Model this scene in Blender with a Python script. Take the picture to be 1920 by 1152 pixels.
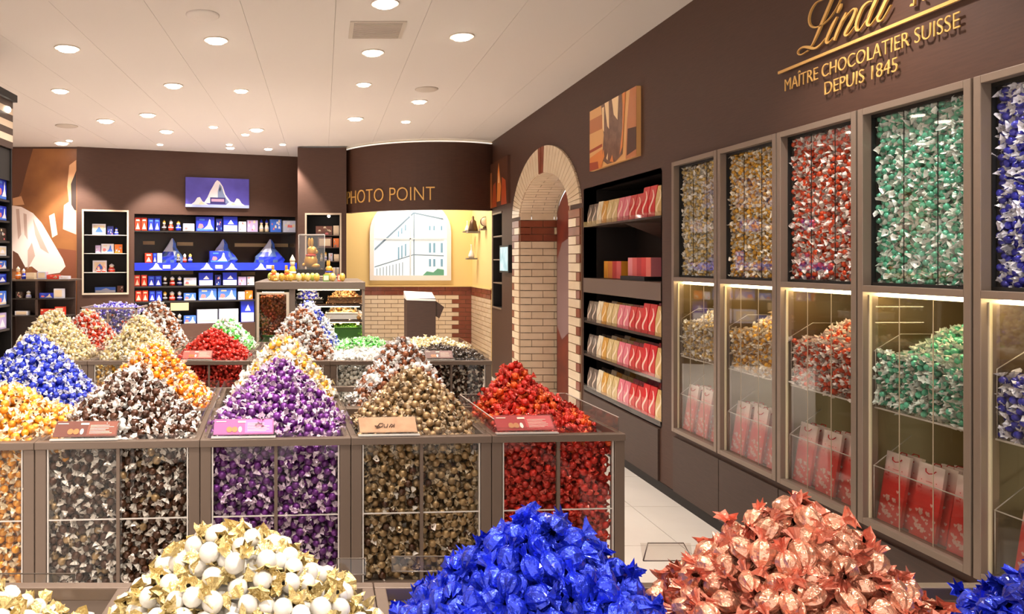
import bpy, bmesh, math, random
import numpy as np
from mathutils import Vector, Matrix, noise

for o in list(bpy.data.objects): bpy.data.objects.remove(o)
SC = bpy.context.scene
COL = SC.collection
# ------------------------------------------------------------------ camera, world, exposure
F, PX, PY, H = 1400.0, 605.0, 490.0, 1.43      # focal length in px, vanishing point of the aisle, eye height
WX, CEIL = 2.10, 2.91                          # right wall, ceiling height
cam = bpy.data.cameras.new('camera'); camo = bpy.data.objects.new('camera', cam); COL.objects.link(camo)
cam.sensor_fit = 'HORIZONTAL'; cam.sensor_width = 36.0; cam.lens = F/1920*36
cam.shift_x = (960-PX)/1920; cam.shift_y = -(576-PY)/1920
cam.clip_start = 0.05; cam.clip_end = 60
camo.location = (0, 0, H); camo.rotation_euler = (math.pi/2, 0, 0)
SC.camera = camo
w = bpy.data.worlds.new('shop_light'); SC.world = w; w.use_nodes = True
w.node_tree.nodes['Background'].inputs[0].default_value = (1.0, 0.94, 0.88, 1)
w.node_tree.nodes['Background'].inputs[1].default_value = 1.0
SC.view_settings.view_transform = 'Standard'; SC.view_settings.look = 'None'
SC.view_settings.gamma = 1; SC.view_settings.use_curve_mapping = False
SC.view_settings.exposure = 0.85
SC.cycles.use_denoising = True
SC.cycles.max_bounces = 7; SC.cycles.glossy_bounces = 3; SC.cycles.diffuse_bounces = 4
SC.cycles.transparent_max_bounces = 16; SC.cycles.caustics_reflective = False; SC.cycles.caustics_refractive = False
SC.cycles.sample_clamp_indirect = 4.0
SPOT_W, SPOT_W_FRONT = 46.0, 46.0

def at(px, py, Y): return Vector(((px-PX)*Y/F, Y, H-(py-PY)*Y/F))
def wy(px, X=WX): return F*X/(px-PX)               # depth of a pixel column on the right wall
def wz(px, py, X=WX): return H-(py-PY)*X/(px-PX)   # its height

# ------------------------------------------------------------------ materials
MATS = {}
def lin(c): return tuple(((v/255)/12.92 if v/255 <= .04045 else ((v/255+.055)/1.055)**2.4) for v in c)
def mat(name, rgb, rough=.5, metal=0., spec=.5, emis=0., coat=0., var=0., sheen=None, bump=0., bscale=60., noise_mix=None, nscale=8., stretch=None, alpha=1.):
    if name in MATS: return MATS[name]
    m = bpy.data.materials.new(name); m.use_nodes = True; nt = m.node_tree; b = nt.nodes['Principled BSDF']
    c = lin(rgb)
    b.inputs['Base Color'].default_value = (*c, 1); b.inputs['Roughness'].default_value = rough
    b.inputs['Metallic'].default_value = metal; b.inputs['Specular IOR Level'].default_value = spec
    b.inputs['Coat Weight'].default_value = coat; b.inputs['Alpha'].default_value = alpha
    if emis: b.inputs['Emission Color'].default_value = (*c, 1); b.inputs['Emission Strength'].default_value = emis
    if var:
        g = nt.nodes.new('ShaderNodeNewGeometry'); oi = nt.nodes.new('ShaderNodeObjectInfo')
        ad = nt.nodes.new('ShaderNodeMath'); ad.operation = 'ADD'; fr = nt.nodes.new('ShaderNodeMath'); fr.operation = 'FRACT'
        nt.links.new(g.outputs['Random Per Island'], ad.inputs[0]); nt.links.new(oi.outputs['Random'], ad.inputs[1]); nt.links.new(ad.outputs[0], fr.inputs[0])
        mr = nt.nodes.new('ShaderNodeMapRange'); mr.inputs['To Min'].default_value = 1-var; mr.inputs['To Max'].default_value = 1+var*.6
        nt.links.new(fr.outputs[0], mr.inputs['Value'])
        hs = nt.nodes.new('ShaderNodeHueSaturation'); hs.inputs['Color'].default_value = (*c, 1); nt.links.new(mr.outputs[0], hs.inputs['Value'])
        nt.links.new(hs.outputs[0], b.inputs['Base Color'])
    tc = None
    if noise_mix or bump:
        tc = nt.nodes.new('ShaderNodeTexCoord'); mp = nt.nodes.new('ShaderNodeMapping'); nt.links.new(tc.outputs['Object'], mp.inputs[0])
        if stretch: mp.inputs['Scale'].default_value = stretch
    if noise_mix:
        n = nt.nodes.new('ShaderNodeTexNoise'); n.inputs['Scale'].default_value = nscale; n.inputs['Detail'].default_value = 4; nt.links.new(mp.outputs[0], n.inputs['Vector'])
        r = nt.nodes.new('ShaderNodeValToRGB'); r.color_ramp.elements[0].position = .38; r.color_ramp.elements[1].position = .62
        r.color_ramp.elements[0].color = (*c, 1); r.color_ramp.elements[1].color = (*lin(noise_mix), 1)
        nt.links.new(n.outputs[0], r.inputs[0]); nt.links.new(r.outputs[0], b.inputs['Base Color'])
        if emis: nt.links.new(r.outputs[0], b.inputs['Emission Color'])
    if bump:
        n2 = nt.nodes.new('ShaderNodeTexNoise'); n2.inputs['Scale'].default_value = bscale; n2.inputs['Detail'].default_value = 3; nt.links.new(mp.outputs[0], n2.inputs['Vector'])
        bp = nt.nodes.new('ShaderNodeBump'); bp.inputs['Strength'].default_value = bump; bp.inputs['Distance'].default_value = .004
        nt.links.new(n2.outputs[0], bp.inputs['Height']); nt.links.new(bp.outputs[0], b.inputs['Normal'])
    MATS[name] = m; return m
def glass(name, tint=(245, 245, 243), ior=1.45, rough=.02, haze=0.):
    if name in MATS: return MATS[name]
    m = bpy.data.materials.new(name); m.use_nodes = True; nt = m.node_tree; nt.nodes.clear()
    out = nt.nodes.new('ShaderNodeOutputMaterial'); tr = nt.nodes.new('ShaderNodeBsdfTransparent'); gl = nt.nodes.new('ShaderNodeBsdfGlossy')
    mx = nt.nodes.new('ShaderNodeMixShader'); fr = nt.nodes.new('ShaderNodeFresnel'); fr.inputs[0].default_value = ior
    tr.inputs[0].default_value = (*lin(tint), 1); gl.inputs['Roughness'].default_value = rough; gl.inputs[0].default_value = (1, 1, 1, 1)
    ge = nt.nodes.new('ShaderNodeNewGeometry'); iv = nt.nodes.new('ShaderNodeMath'); iv.operation = 'SUBTRACT'; iv.inputs[0].default_value = 1; nt.links.new(ge.outputs['Backfacing'], iv.inputs[1])
    mu = nt.nodes.new('ShaderNodeMath'); mu.operation = 'MULTIPLY'; nt.links.new(fr.outputs[0], mu.inputs[0]); nt.links.new(iv.outputs[0], mu.inputs[1])
    nt.links.new(mu.outputs[0], mx.inputs[0]); nt.links.new(tr.outputs[0], mx.inputs[1]); nt.links.new(gl.outputs[0], mx.inputs[2])
    last = mx
    if haze:
        df = nt.nodes.new('ShaderNodeBsdfDiffuse'); df.inputs[0].default_value = (.75, .72, .7, 1); m2 = nt.nodes.new('ShaderNodeMixShader'); m2.inputs[0].default_value = haze
        nt.links.new(mx.outputs[0], m2.inputs[1]); nt.links.new(df.outputs[0], m2.inputs[2]); last = m2
    nt.links.new(last.outputs[0], out.inputs[0]); MATS[name] = m; return m

M_WALL = mat('brown_wall', (76, 48, 35), .55, noise_mix=(70, 43, 31), nscale=5, stretch=(2, 2, 30), bump=.08, bscale=30)
M_WALL2 = mat('dark_brown_laminate', (70, 50, 41), .5, noise_mix=(63, 45, 37), nscale=5, stretch=(2, 2, 30))
M_INNER = mat('dark_interior', (44, 34, 28), .6)
M_OLIVE = mat('olive_brown_back_panel', (120, 100, 70), .35, spec=.6)
M_FRAME = mat('taupe_metal', (140, 122, 108), .38, metal=.35)
M_BIN = mat('bin_metal', (118, 100, 87), .38, metal=.35)
M_FRAME_D = mat('taupe_metal_dark', (112, 96, 84), .4, metal=.35)
M_CEIL = mat('ceiling_panel', (214, 206, 200), .75, spec=.2)
M_DARK = mat('near_black', (26, 20, 17), .6)
M_BLACK = mat('black', (10, 9, 9), .5)
M_FLOOR = mat('pale_floor_tile', (208, 198, 188), .28, noise_mix=(214, 204, 194), nscale=3)
M_GROUT = mat('grout', (150, 135, 122), .8)
M_GLASS = glass('clear_glass')
M_ACR = glass('acrylic', (246, 244, 242), 1.45, .04, .015)
M_EDGE = mat('acrylic_edge', (205, 195, 186), .2, spec=.8)
M_GOLD = mat('gold_lettering', (222, 174, 98), .4, metal=.25)
M_LAMP = mat('lamp_face', (255, 240, 220), .4, emis=14.)
M_RING = mat('lamp_ring', (240, 228, 215), .35, metal=.2)
M_STRIP = mat('light_strip', (255, 230, 172), .4, emis=14.)
M_BRICK = mat('cream_glazed_brick', (232, 212, 184), .3, coat=.3, noise_mix=(224, 202, 172), nscale=6)
M_BRICKR = mat('red_brown_brick', (140, 74, 50), .35, coat=.2, noise_mix=(124, 62, 42), nscale=7)
M_MORTAR = mat('mortar', (150, 118, 92), .8)
M_YELLOW = mat('yellow_plaster', (236, 206, 140), .7)
M_WHITE = mat('white_paint', (238, 232, 226), .4)

# ------------------------------------------------------------------ mesh building
class MB:
    def __init__(s): s.v = []; s.f = []; s.m = []; s.s = []
    def add(s, vs, fs, m=0, sm=False, T=None):
        b = len(s.v)
        if T is not None: vs = [T @ Vector(v) for v in vs]
        s.v += [tuple(v) for v in vs]
        for f in fs: s.f.append(tuple(b+i for i in f)); s.m.append(m); s.s.append(sm)
        return s
    def box(s, x0, x1, y0, y1, z0, z1, m=0, T=None):
        x0, x1 = min(x0, x1), max(x0, x1); y0, y1 = min(y0, y1), max(y0, y1); z0, z1 = min(z0, z1), max(z0, z1)
        return s.add([(x0,y0,z0),(x1,y0,z0),(x1,y1,z0),(x0,y1,z0),(x0,y0,z1),(x1,y0,z1),(x1,y1,z1),(x0,y1,z1)],
                     [(0,3,2,1),(4,5,6,7),(0,1,5,4),(1,2,6,5),(2,3,7,6),(3,0,4,7)], m, False, T)
    def prism(s, pts, axis, a, b, m=0, T=None):
        """polygon pts extruded along axis from a to b; the polygon's two coordinates are the other axes in order"""
        n = len(pts)
        def mk(p, t):
            q = [p[0], p[1]]; q.insert(axis, t); return tuple(q)
        vs = [mk(p, a) for p in pts]+[mk(p, b) for p in pts]
        return s.add(vs, [tuple(range(n))[::-1], tuple(range(n, 2*n))]+[(i, (i+1) % n, n+(i+1) % n, n+i) for i in range(n)], m, False, T)
    def lathe(s, prof, seg=16, m=0, T=None, sm=True):
        vs = []; fs = []; k = len(prof)
        for r, z in prof:
            for i in range(seg):
                a = 2*math.pi*i/seg; vs.append((r*math.cos(a), r*math.sin(a), z))
        for j in range(k-1):
            for i in range(seg):
                fs.append((j*seg+i, j*seg+(i+1) % seg, (j+1)*seg+(i+1) % seg, (j+1)*seg+i))
        fs.append(tuple(range(seg))[::-1]); fs.append(tuple(range((k-1)*seg, k*seg)))
        return s.add(vs, fs, m, sm, T)
    def tube(s, pts, r, seg=6, m=0, T=None):
        pts = [Vector(p) for p in pts]; vs = []; n = len(pts)
        for i, p in enumerate(pts):
            d = (pts[min(i+1, n-1)]-pts[max(i-1, 0)]).normalized()
            u = d.orthogonal().normalized(); u = (Vector((0,0,1)).cross(d)).normalized() if abs(d.z) < .9 else u; v = d.cross(u)
            for k in range(seg):
                a = 2*math.pi*k/seg; vs.append(p+u*(r*math.cos(a))+v*(r*math.sin(a)))
        fs = [(j*seg+k, j*seg+(k+1) % seg, (j+1)*seg+(k+1) % seg, (j+1)*seg+k) for j in range(n-1) for k in range(seg)]
        fs += [tuple(range(seg))[::-1], tuple(range((n-1)*seg, n*seg))]
        return s.add(vs, fs, m, True, T)
    def ball(s, c, r, m=0, seg=10, rings=7, T=None, sc=(1,1,1)):
        prof = [(max(1e-4, math.sin(math.pi*j/rings)), -math.cos(math.pi*j/rings)) for j in range(rings+1)]
        t = Matrix.Translation(c) @ Matrix.Diagonal((r*sc[0], r*sc[1], r*sc[2], 1))
        if T is not None: t = T @ t
        return s.lathe(prof, seg, m, t)
    def build(s, name, mats, parent=None, bevel=0.):
        me = bpy.data.meshes.new(name); me.from_pydata(s.v, [], s.f)
        for mm in (mats if isinstance(mats, (list, tuple)) else [mats]): me.materials.append(mm)
        me.polygons.foreach_set('material_index', s.m); me.polygons.foreach_set('use_smooth', s.s); me.update()
        o = bpy.data.objects.new(name, me); COL.objects.link(o)
        if parent is not None: o.parent = parent
        if bevel:
            md = o.modifiers.new('bevel', 'BEVEL'); md.width = bevel; md.segments = 2; md.limit_method = 'ANGLE'
        return o
def bx(*a, m=0, T=None): return MB().box(*a, m=m, T=T)
def tag(o, label=None, cat=None, group=None, kind=None):
    if label: o['label'] = label
    if cat: o['category'] = cat
    if group: o['group'] = group
    if kind: o['kind'] = kind
    return o
def struct(o): o['kind'] = 'structure'; return o
def empty(name, loc=(0,0,0), rz=0., M=None):
    o = bpy.data.objects.new(name, None); COL.objects.link(o); o.empty_display_size = .05
    if M is not None: o.matrix_world = M
    else: o.location = loc; o.rotation_euler = (0, 0, rz)
    return o
KIDS = {}
def copy_tree(o, parent=None):
    c = o.copy(); COL.objects.link(c); c.parent = parent
    for ch in [x for x in bpy.data.objects if x.parent == o]:
        copy_tree(ch, c)
    return c
def frame_at(loc, rz): return Matrix.Translation(loc) @ Matrix.Rotation(rz, 4, 'Z')
ORD = ['first','second','third','fourth','fifth','sixth','seventh','eighth','ninth','tenth','eleventh','twelfth','thirteenth','fourteenth','fifteenth','sixteenth']

# ------------------------------------------------------------------ shell of the room
b = MB()
ts = .6
fl = MB().box(-5.0, 3.2, -2.2, 11.6, -.06, -.004)
struct(fl.build('floor_screed', M_GROUT)).name = 'floor_base'
f = MB()
for i in range(-8, 6):
    for j in range(-4, 20):
        f.box(i*ts+.002, i*ts+ts-.002, j*ts+.15+.002, j*ts+.15+ts-.002, -.004, 0)
struct(f.build('floor', M_FLOOR))
c = MB(); seams = [-5.2]+[.0755+.545*k for k in range(-9, 4)]+[2.25]
for a, bb in zip(seams[:-1], seams[1:]):
    c.box(a+.0009, bb-.0009, -2.2, 11.6, CEIL, CEIL+.02)
struct(c.build('ceiling', M_CEIL))
struct(bx(-5.2, 3.2, -2.2, 11.6, CEIL+.02, CEIL+.06).build('ceiling_void', M_GROUT))

# right wall with its openings
N_Y0, N_Y1, N_Z0, N_Z1 = 4.63, 6.0, .40, 2.0
MODY = [4.455-.516*k for k in range(6)]
A_C, A_S, A_A, A_B, A_RA, A_RB = 7.13, 1.90, .80, .37, 1.08, .62
def arch_z(y, a, bq):
    t = min(1., abs(y-A_C)/a); return A_S+bq*(1-t*t)**.58
wr = MB(); T0 = WX; T1 = WX+.10
for y0, y1, z0, z1 in [(-2.2, MODY[5], 0, CEIL), (MODY[5], MODY[0], 0, .415), (MODY[5], MODY[0], 2.022, CEIL), (MODY[0], N_Y0, 0, CEIL),
                       (N_Y0, N_Y1, 0, N_Z0), (N_Y0, N_Y1, N_Z1, CEIL), (8.74, 9.2, 0, .86), (8.74, 9.2, 2.02, CEIL), (9.2, 9.27, 0, CEIL), (8.0, 8.74, 0, CEIL)]:
    wr.box(T0, T1, y0, y1, z0, z1)
ys = [A_C+A_A*math.cos(math.pi*k/24) for k in range(25)]
pts = [(N_Y1, 0), (N_Y1, CEIL), (8.0, CEIL), (8.0, 0), (A_C+A_A, 0)]+[(y, arch_z(y, A_A, A_B)) for y in ys]+[(A_C-A_A, 0)]
wr.prism(pts[::-1], 0, T0, T1)
struct(wr.build('wall_right', M_WALL))
struct(bx(WX+.0, WX+.1, 9.27, 10.62, 0, CEIL).build('wall_right_alcove', M_YELLOW))
b = MB()                                        # plinth panels under the display cases and the shelves
for y0, y1 in [(MODY[0]+.0, MODY[1]), (MODY[1], MODY[2]), (MODY[2], MODY[3]), (MODY[3], MODY[4]), (MODY[4], MODY[5]), (N_Y1-.02, N_Y0+.02)]:
    b.box(WX-.012, WX, min(y0, y1)+.003, max(y0, y1)-.003, .06, .385)
struct(b.build('trim_1', M_WALL2))
struct(bx(WX-.004, WX, -2.2, N_Y1, 0, .058).build('baseboard_right', M_DARK))

# ------------------------------------------------------------------ downlights
LAMPS = [(126,90,1,.09),(405,75,1,.085),(722,6,1,.085),(699,98,1,.085),(866,68,1,.085),(325,160,1,.085),(113,170,1,.08),(452,170,1,.07),(682,158,0,.07),
         (786,190,1,.08),(198,226,1,.1),(277,215,1,.09),(312,246,1,.09),(481,243,1,.09),(666,222,1,.09),(116,268,1,.1),(400,238,0,.06),(761,228,1,.06),(460,252,0,.06),(503,279,0,.07),(432,277,0,.07)]
def make_lamp():
    e = empty('ceiling_downlight')
    r = MB().lathe([(.058,-.004),(.062,-.006),(.062,.0),(.045,.0),(.045,-.004)], 20).build('trim_ring', M_RING, e)
    MB().lathe([(.001,-.016),(.040,-.014),(.044,-.006),(.044,.0)], 18).build('lamp_face', M_LAMP, r)
    return e
lamp0 = make_lamp()
lamp_dim = None
def add_spot(parent, energy, size=95, blend=.9, aim=None):
    l = bpy.data.lights.new('downlight_beam', 'SPOT'); l.energy = energy; l.color = (1, .935, .86); l.spot_size = math.radians(size); l.spot_blend = blend; l.shadow_soft_size = .05
    o = bpy.data.objects.new('downlight_beam', l); COL.objects.link(o); o.parent = parent; o.location = (0, 0, -.05)
    if aim: o.rotation_euler = aim
    return o
first = True
where = ['over the hallway of shelves','near the pillar of stripes']
lampinfo = []
for i, (px, py, on, r) in enumerate(LAMPS):
    Y = F*(CEIL-H)/(PY-py); p = at(px, py, Y)
    o = lamp0 if first else copy_tree(lamp0); first = False
    o.location = (p.x, p.y, CEIL); s = r*.55/.062*1.75; o.scale = (s, s, s)
    rz = random.Random(i).uniform(0, 6)
    lampinfo.append((o, p))
    if on and Y < 9:
        tow = i in (4, 9, 6)                             # these are turned towards the wall with the cases
        add_spot(o, SPOT_W*(1.9 if tow else 1), 100, aim=(0, math.radians(42), 0) if tow else None)
LL = ['ceiling downlight by the striped tower, closest to it','bright downlight above the cream truffle heaps','downlight cut by the top edge of the view above the vent','big round downlight just below the square air vent',
 'twin-faced downlight between the vent and the brown wall','round downlight over the wall with the mountain picture','dim flat downlight beside the striped tower','dim flat downlight over the blue shelves','small dim downlight between two round ones near the vent',
 'tilted downlight beside the round ceiling disc','glowing downlight closest to the chocolatier mural','glowing downlight in a pair above the blue shelving','flat oblong downlight under the glowing pair','downlight above the projecting brown block',
 'downlight in front of the curved fascia','small downlight right above the mural wall','tiny unlit spot over the mountain picture','faint downlight closest to the curved fascia rim','tiny faint spot above the blue shelving','tiny faint spot close to the back wall edge','tiny faint spot above the mountain picture sign']
for (o, p), l in zip(lampinfo, LL): tag(o, l, 'ceiling light', 'recessed downlights')
k = 0
for y in (-.9, .35, 1.55, 2.75):                # the shop's further downlights, above and behind the viewpoint
    for x in (-1.7, -.55, .6, 1.55):
        o = copy_tree(lamp0); o.location = (x+.1*(k % 2), y, CEIL); o.scale = (1, 1, 1)
        for ch in [q for q in o.children if q.type == 'LIGHT']: bpy.data.objects.remove(ch)
        tow = x == .6; near = x == 1.55
        add_spot(o, SPOT_W_FRONT*(2.3 if tow else 1.25 if near else .95), 105, aim=(0, math.radians(45 if tow else -6), 0) if tow or near else None); k += 1
        tag(o, 'recessed downlight in the ceiling nearer than the air vent, above the view', 'ceiling light', 'downlights above the front displays')
for px in (130, 300, 430, 530):                          # wall washers close to the back wall
    Y = 9.15 if px < 200 else 9.45
    x = (px-PX)*Y/F
    l = bpy.data.lights.new('wall_wash', 'SPOT'); l.energy = 150; l.color = (1, .92, .82); l.spot_size = math.radians(80); l.spot_blend = .4; l.shadow_soft_size = .04
    o = bpy.data.objects.new('wall_wash', l); COL.objects.link(o); o.location = (x, Y, CEIL-.03); o.rotation_euler = (math.radians(8), 0, 0)
    q = copy_tree(lamp0); q.location = (x, Y, CEIL); q.scale = (.8, .8, .8)
    for ch in [z_ for z_ in q.children if z_.type == 'LIGHT']: bpy.data.objects.remove(ch)
    tag(q, 'little wall washing downlight above %s' % {130: 'the mural edge', 300: 'the framed cabinet and shelving', 430: 'the violet mountain picture', 530: 'the far end of the blue shelving'}[px], 'ceiling light', 'recessed downlights')
# vent, ceiling discs
Y1, Y2 = F*1.48/(PY-40), F*1.48/(PY-70)
e = empty('air_vent', ((710-PX)*Y1/F, (Y1+Y2)/2, CEIL)); tag(e, 'square grey perforated air vent set in the ceiling', 'vent')
bx(-.175, .175, -.17, .17, -.008, 0).build('frame', mat('vent_grey', (190, 178, 166), .6), e)
v = MB()
for k in range(14): v.box(-.15, .15, -.15+k*.0225, -.15+k*.0225+.014, -.012, -.008)
v.build('grille', mat('vent_slats', (184, 172, 160), .6), e)
for px, py, r, nm, lb in [(380, 28, .10, 'ceiling_speaker', 'round white ceiling speaker with a curved slot'), (800, 167, .10, 'ceiling_disc', 'flat grey round cover in the ceiling beside a tilted lamp'), (125, 236, .12, 'ceiling_disc', 'flat pale round cover close to the striped tower')]:
    Y = F*1.48/(PY-py); p = at(px, py, Y)
    o = MB().lathe([(r*.9, -.01), (r, -.004), (r, 0)], 24, T=Matrix.Translation((p.x, p.y, CEIL))).build(nm, mat('vent_grey', (0,0,0)) if nm == 'ceiling_disc' else M_CEIL)
    tag(o, lb, 'ceiling cover' if nm == 'ceiling_disc' else 'speaker')
# ------------------------------------------------------------------ wrapped chocolates
def candy_geo(seed, seg, prof, flat_z=.62, jit=.0006, bodypleat=0.):
    """profile rows (x, r, pleat, part): a ball between two twisted fans; returns verts, quads, part per quad (0 ball, 1 wrapper)"""
    rg = np.random.RandomState(seed); k = len(prof); V = []; Fq = []; P = []
    base = rg.uniform(-1, 1, seg); base2 = rg.uniform(-1, 1, seg); alt = np.where(np.arange(seg) % 2, 1., -1.)
    for j, (x, r, A, part) in enumerate(prof):
        side = base if x < 0 else base2
        for i in range(seg):
            a = 2*math.pi*i/seg + .25*(x*40)*(A > .2)
            rr = r*(1+A*(.55*alt[i]+.6*side[i])) + rg.uniform(-1, 1)*jit
            fz = 1-(1-flat_z)*min(1, A*2.2)
            V.append((x+(rg.uniform(-1, 1)*.12*r if A > .2 else 0), rr*math.cos(a), rr*math.sin(a)*fz))
    for j in range(k-1):
        for i in range(seg):
            Fq.append((j*seg+i, j*seg+(i+1) % seg, (j+1)*seg+(i+1) % seg, (j+1)*seg+i)); P.append(1 if prof[j][3] or prof[j+1][3] else 0)
    return np.array(V), np.array(Fq), np.array(P)
def prof_ball(R, n, fan=1.0):
    """clear-wrapped ball"""
    p = [(-R*1.9, R*.95*fan, .38, 1), (-R*1.6, R*.75*fan, .36, 1), (-R*1.3, R*.48*fan, .34, 1), (-R*1.06, R*.24, .2, 1)]
    for k in range(n+1):
        a = math.pi*(.1+.8*k/n); p.append((-R*math.cos(a), R*math.sin(a), 0, 0))
    return p+[(R*1.06, R*.24, .2, 1), (R*1.3, R*.48*fan, .34, 1), (R*1.6, R*.75*fan, .36, 1), (R*1.9, R*.95*fan, .38, 1)]
def prof_foil(R):
    h = [(R*.15, R*1.02, .06, 0), (R*.42, R*.98, .09, 0), (R*.68, R*.86, .13, 0), (R*.9, R*.66, .19, 0), (R*1.08, R*.46, .26, 0), (R*1.22, R*.32, .3, 1), (R*1.45, R*.5, .36, 1), (R*1.75, R*.8, .4, 1), (R*2.0, R*1.05, .42, 1)]
    return [(-a, b, c, d) for a, b, c, d in h[::-1]]+h
KINDS = {}   # kind -> dict(ball, wing materials, hi variants, lo variants)
def candy_kind(name, rgb, wrgb, metal=.35, rough=.28, wmetal=0., wrough=.22, R=.0128, style='ball', var=.35, fan=1.05, label='', split_=False):
    bm_ = mat(name+'_foil', rgb, rough, metal, coat=.5, var=var, bump=.9 if style == 'foil' else 0., bscale=95.)
    if wrgb is None: wm = bm_
    else: wm = mat(name+'_wrapper', wrgb, wrough, wmetal, spec=.8, var=.2, bump=.6 if style == 'foil' else 1. if split_ else 0., bscale=95. if style == 'foil' else 220.)
    KINDS[name] = dict(R=R, style=style, mats=(bm_, wm), fan=fan, label=label, hi=[], parts=[], lo=[], cand=[])
    K = KINDS[name]
    for s in range(4):
        if style == 'foil':
            g = candy_geo(s+3, 18, prof_foil(R), .5, R*.035)
            K['hi'].append(g); K['lo'].append(candy_geo(s+3, 12, prof_foil(R), .5, R*.04))
        else:
            K['hi'].append(candy_geo(s+20, 12, prof_ball(R, 6, fan), .6, R*.015)); K['lo'].append(candy_geo(s+20, 7, prof_ball(R, 4, fan), .6, R*.02))
    return K
def mesh_np(name, V, Fq, mi, smooth, mats):
    me = bpy.data.meshes.new(name); n = len(Fq)
    me.vertices.add(len(V)); me.vertices.foreach_set('co', np.ascontiguousarray(V, dtype=np.float32).ravel())
    me.loops.add(n*4); me.loops.foreach_set('vertex_index', np.ascontiguousarray(Fq, dtype=np.int32).ravel())
    me.polygons.add(n); me.polygons.foreach_set('loop_start', np.arange(0, n*4, 4, dtype=np.int32))
    for m_ in mats: me.materials.append(m_)
    me.polygons.foreach_set('material_index', mi.astype(np.int32)); me.polygons.foreach_set('use_smooth', smooth.astype(bool)); me.update(calc_edges=True)
    return me
def single_meshes(K, name):
    if K.get('me'): return
    K['me'] = []; K['mew'] = []
    for (V, Fq, P) in K['hi']:
        sm = (P == 0) if K['style'] == 'ball' else np.zeros(len(P), bool)
        if K['split']:
            a = P == 0
            K['me'].append(mesh_np(name, V, Fq[a], P[a], sm[a], K['mats'][:1]))
            K['mew'].append(mesh_np('wrapper', V, Fq[~a], P[~a]*0, sm[~a], K['mats'][1:]))
        else: K['me'].append(mesh_np(name, V, Fq, P, sm, K['mats']))
def poisson(sampler, d, tries, seed, N=99999):
    """dart throwing: sampler(rng) -> (point, normal) or None"""
    rg = random.Random(seed); cells = {}; out = []; miss = 0; c = d
    for _ in range(tries):
        q = sampler(rg)
        if q is None: continue
        p = q[0]; k = (int(p[0]//c), int(p[1]//c), int(p[2]//c)); ok = True
        for a in (-1, 0, 1):
            for b in (-1, 0, 1):
                for e in (-1, 0, 1):
                    for r in cells.get((k[0]+a, k[1]+b, k[2]+e), ()):
                        if (r[0]-p[0])**2+(r[1]-p[1])**2+(r[2]-p[2])**2 < d*d: ok = False; break
                    if not ok: break
                if not ok: break
            if not ok: break
        if ok:
            cells.setdefault(k, []).append(p); out.append(q)
    return out
def rot_for(rg, n, style):
    """random orientation, for foils mostly lying along the surface"""
    q = Vector((rg.gauss(0,1), rg.gauss(0,1), rg.gauss(0,1))).normalized()
    if n is not None:
        q = (q - n*q.dot(n)*(.55 if style == 'foil' else .6)).normalized()
    z = Vector((rg.gauss(0,1), rg.gauss(0,1), rg.gauss(0,1))).cross(q).normalized(); y = z.cross(q)
    return Matrix((q, y, z)).transposed()
MASSES = []   # (mass name, kind, label, group label, list of (pos, rot, score))
CAMP = Vector((0, 0, H))
def collect(kind, pts, T, seed, where, prio=0, scale=1., top_layer=.014, core=None, mixk=None):
    """turn sampled local points into candies of the scene; each is later an object of its own or part of the mass"""
    rg = random.Random(seed); M3 = T.to_3x3(); items = []
    for (p, n, depth) in pts:
        P = T @ Vector(p); N = (M3 @ Vector(n)) if n is not None else None
        R = rot_for(rg, N, KINDS[kind]['style'])
        k2 = kind
        if mixk and rg.random() < mixk[1]: k2 = mixk[0]
        px = PX+F*P.x/P.y; py = PY-F*(P.z-H)/P.y
        vis = P.y > .3 and -15 < px < 1935 and -15 < py < 1165 and depth < top_layer
        if N is not None and N.dot(CAMP-P) < .05*(CAMP-P).length: vis = False
        items.append((P, R, scale*rg.uniform(.93, 1.07), vis, prio+P.y, k2))
    MASSES.append(dict(kind=kind, items=items, where=where, core=core, seed=seed))
def heap(kind, T, uc, vc, hw, hd, zb, Hh, where, seed, p=2.2, q=1.2, d=None, off=(0,0), scale=1., prio=0, lump=.012, shell=.04, mixk=None, tries=7000, round_top=.03):
    R = KINDS[kind]['R']; d = d or R*1.62*scale
    def hz(u, v):
        a = abs(u-off[0]*(1-min(1, abs(u)/hw)))/hw; b_ = abs(v-off[1]*(1-min(1, abs(v)/hd)))/hd
        t = (a**p+b_**p)**(1/p); t = (math.sqrt(t*t+round_top))-round_top*.5
        return zb+Hh*(1-max(0, t)**q) if t < 1 else zb+Hh*max(-.12, (1-t)*1.2)
    def surf(u, v):
        return hz(u, v)+lump*noise.noise(Vector((u*9+seed, v*9, seed*1.7)))
    def samp(rg):
        u = rg.uniform(-hw, hw); v = rg.uniform(-hd, hd)
        e = .01; z = surf(u, v)
        n = Vector((surf(u-e, v)-surf(u+e, v), surf(u, v-e)-surf(u, v+e), 2*e)).normalized()
        if rg.random() > min(1, .45/max(.2, n.z)): return None
        dp = rg.random()**1.3*shell
        P = Vector((u, v, z))-n*dp
        return (P+Vector((uc, vc, 0)), n, dp)
    pts = poisson(samp, d, tries, seed)
    # the unseen body of the heap
    nu = 14; V = []; Fq = []
    for i in range(nu+1):
        for j in range(nu+1):
            u = -hw*.96+2*hw*.96*i/nu; v = -hd*.96+2*hd*.96*j/nu
            V.append(T @ Vector((uc+u, vc+v, max(zb-.06, surf(u, v)-shell*.75-.006))))
    for i in range(nu):
        for j in range(nu): Fq.append((i*(nu+1)+j, (i+1)*(nu+1)+j, (i+1)*(nu+1)+j+1, i*(nu+1)+j+1))
    collect(kind, pts, T, seed, where, prio, scale, R*1.1, core=(V, Fq), mixk=mixk)
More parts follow.
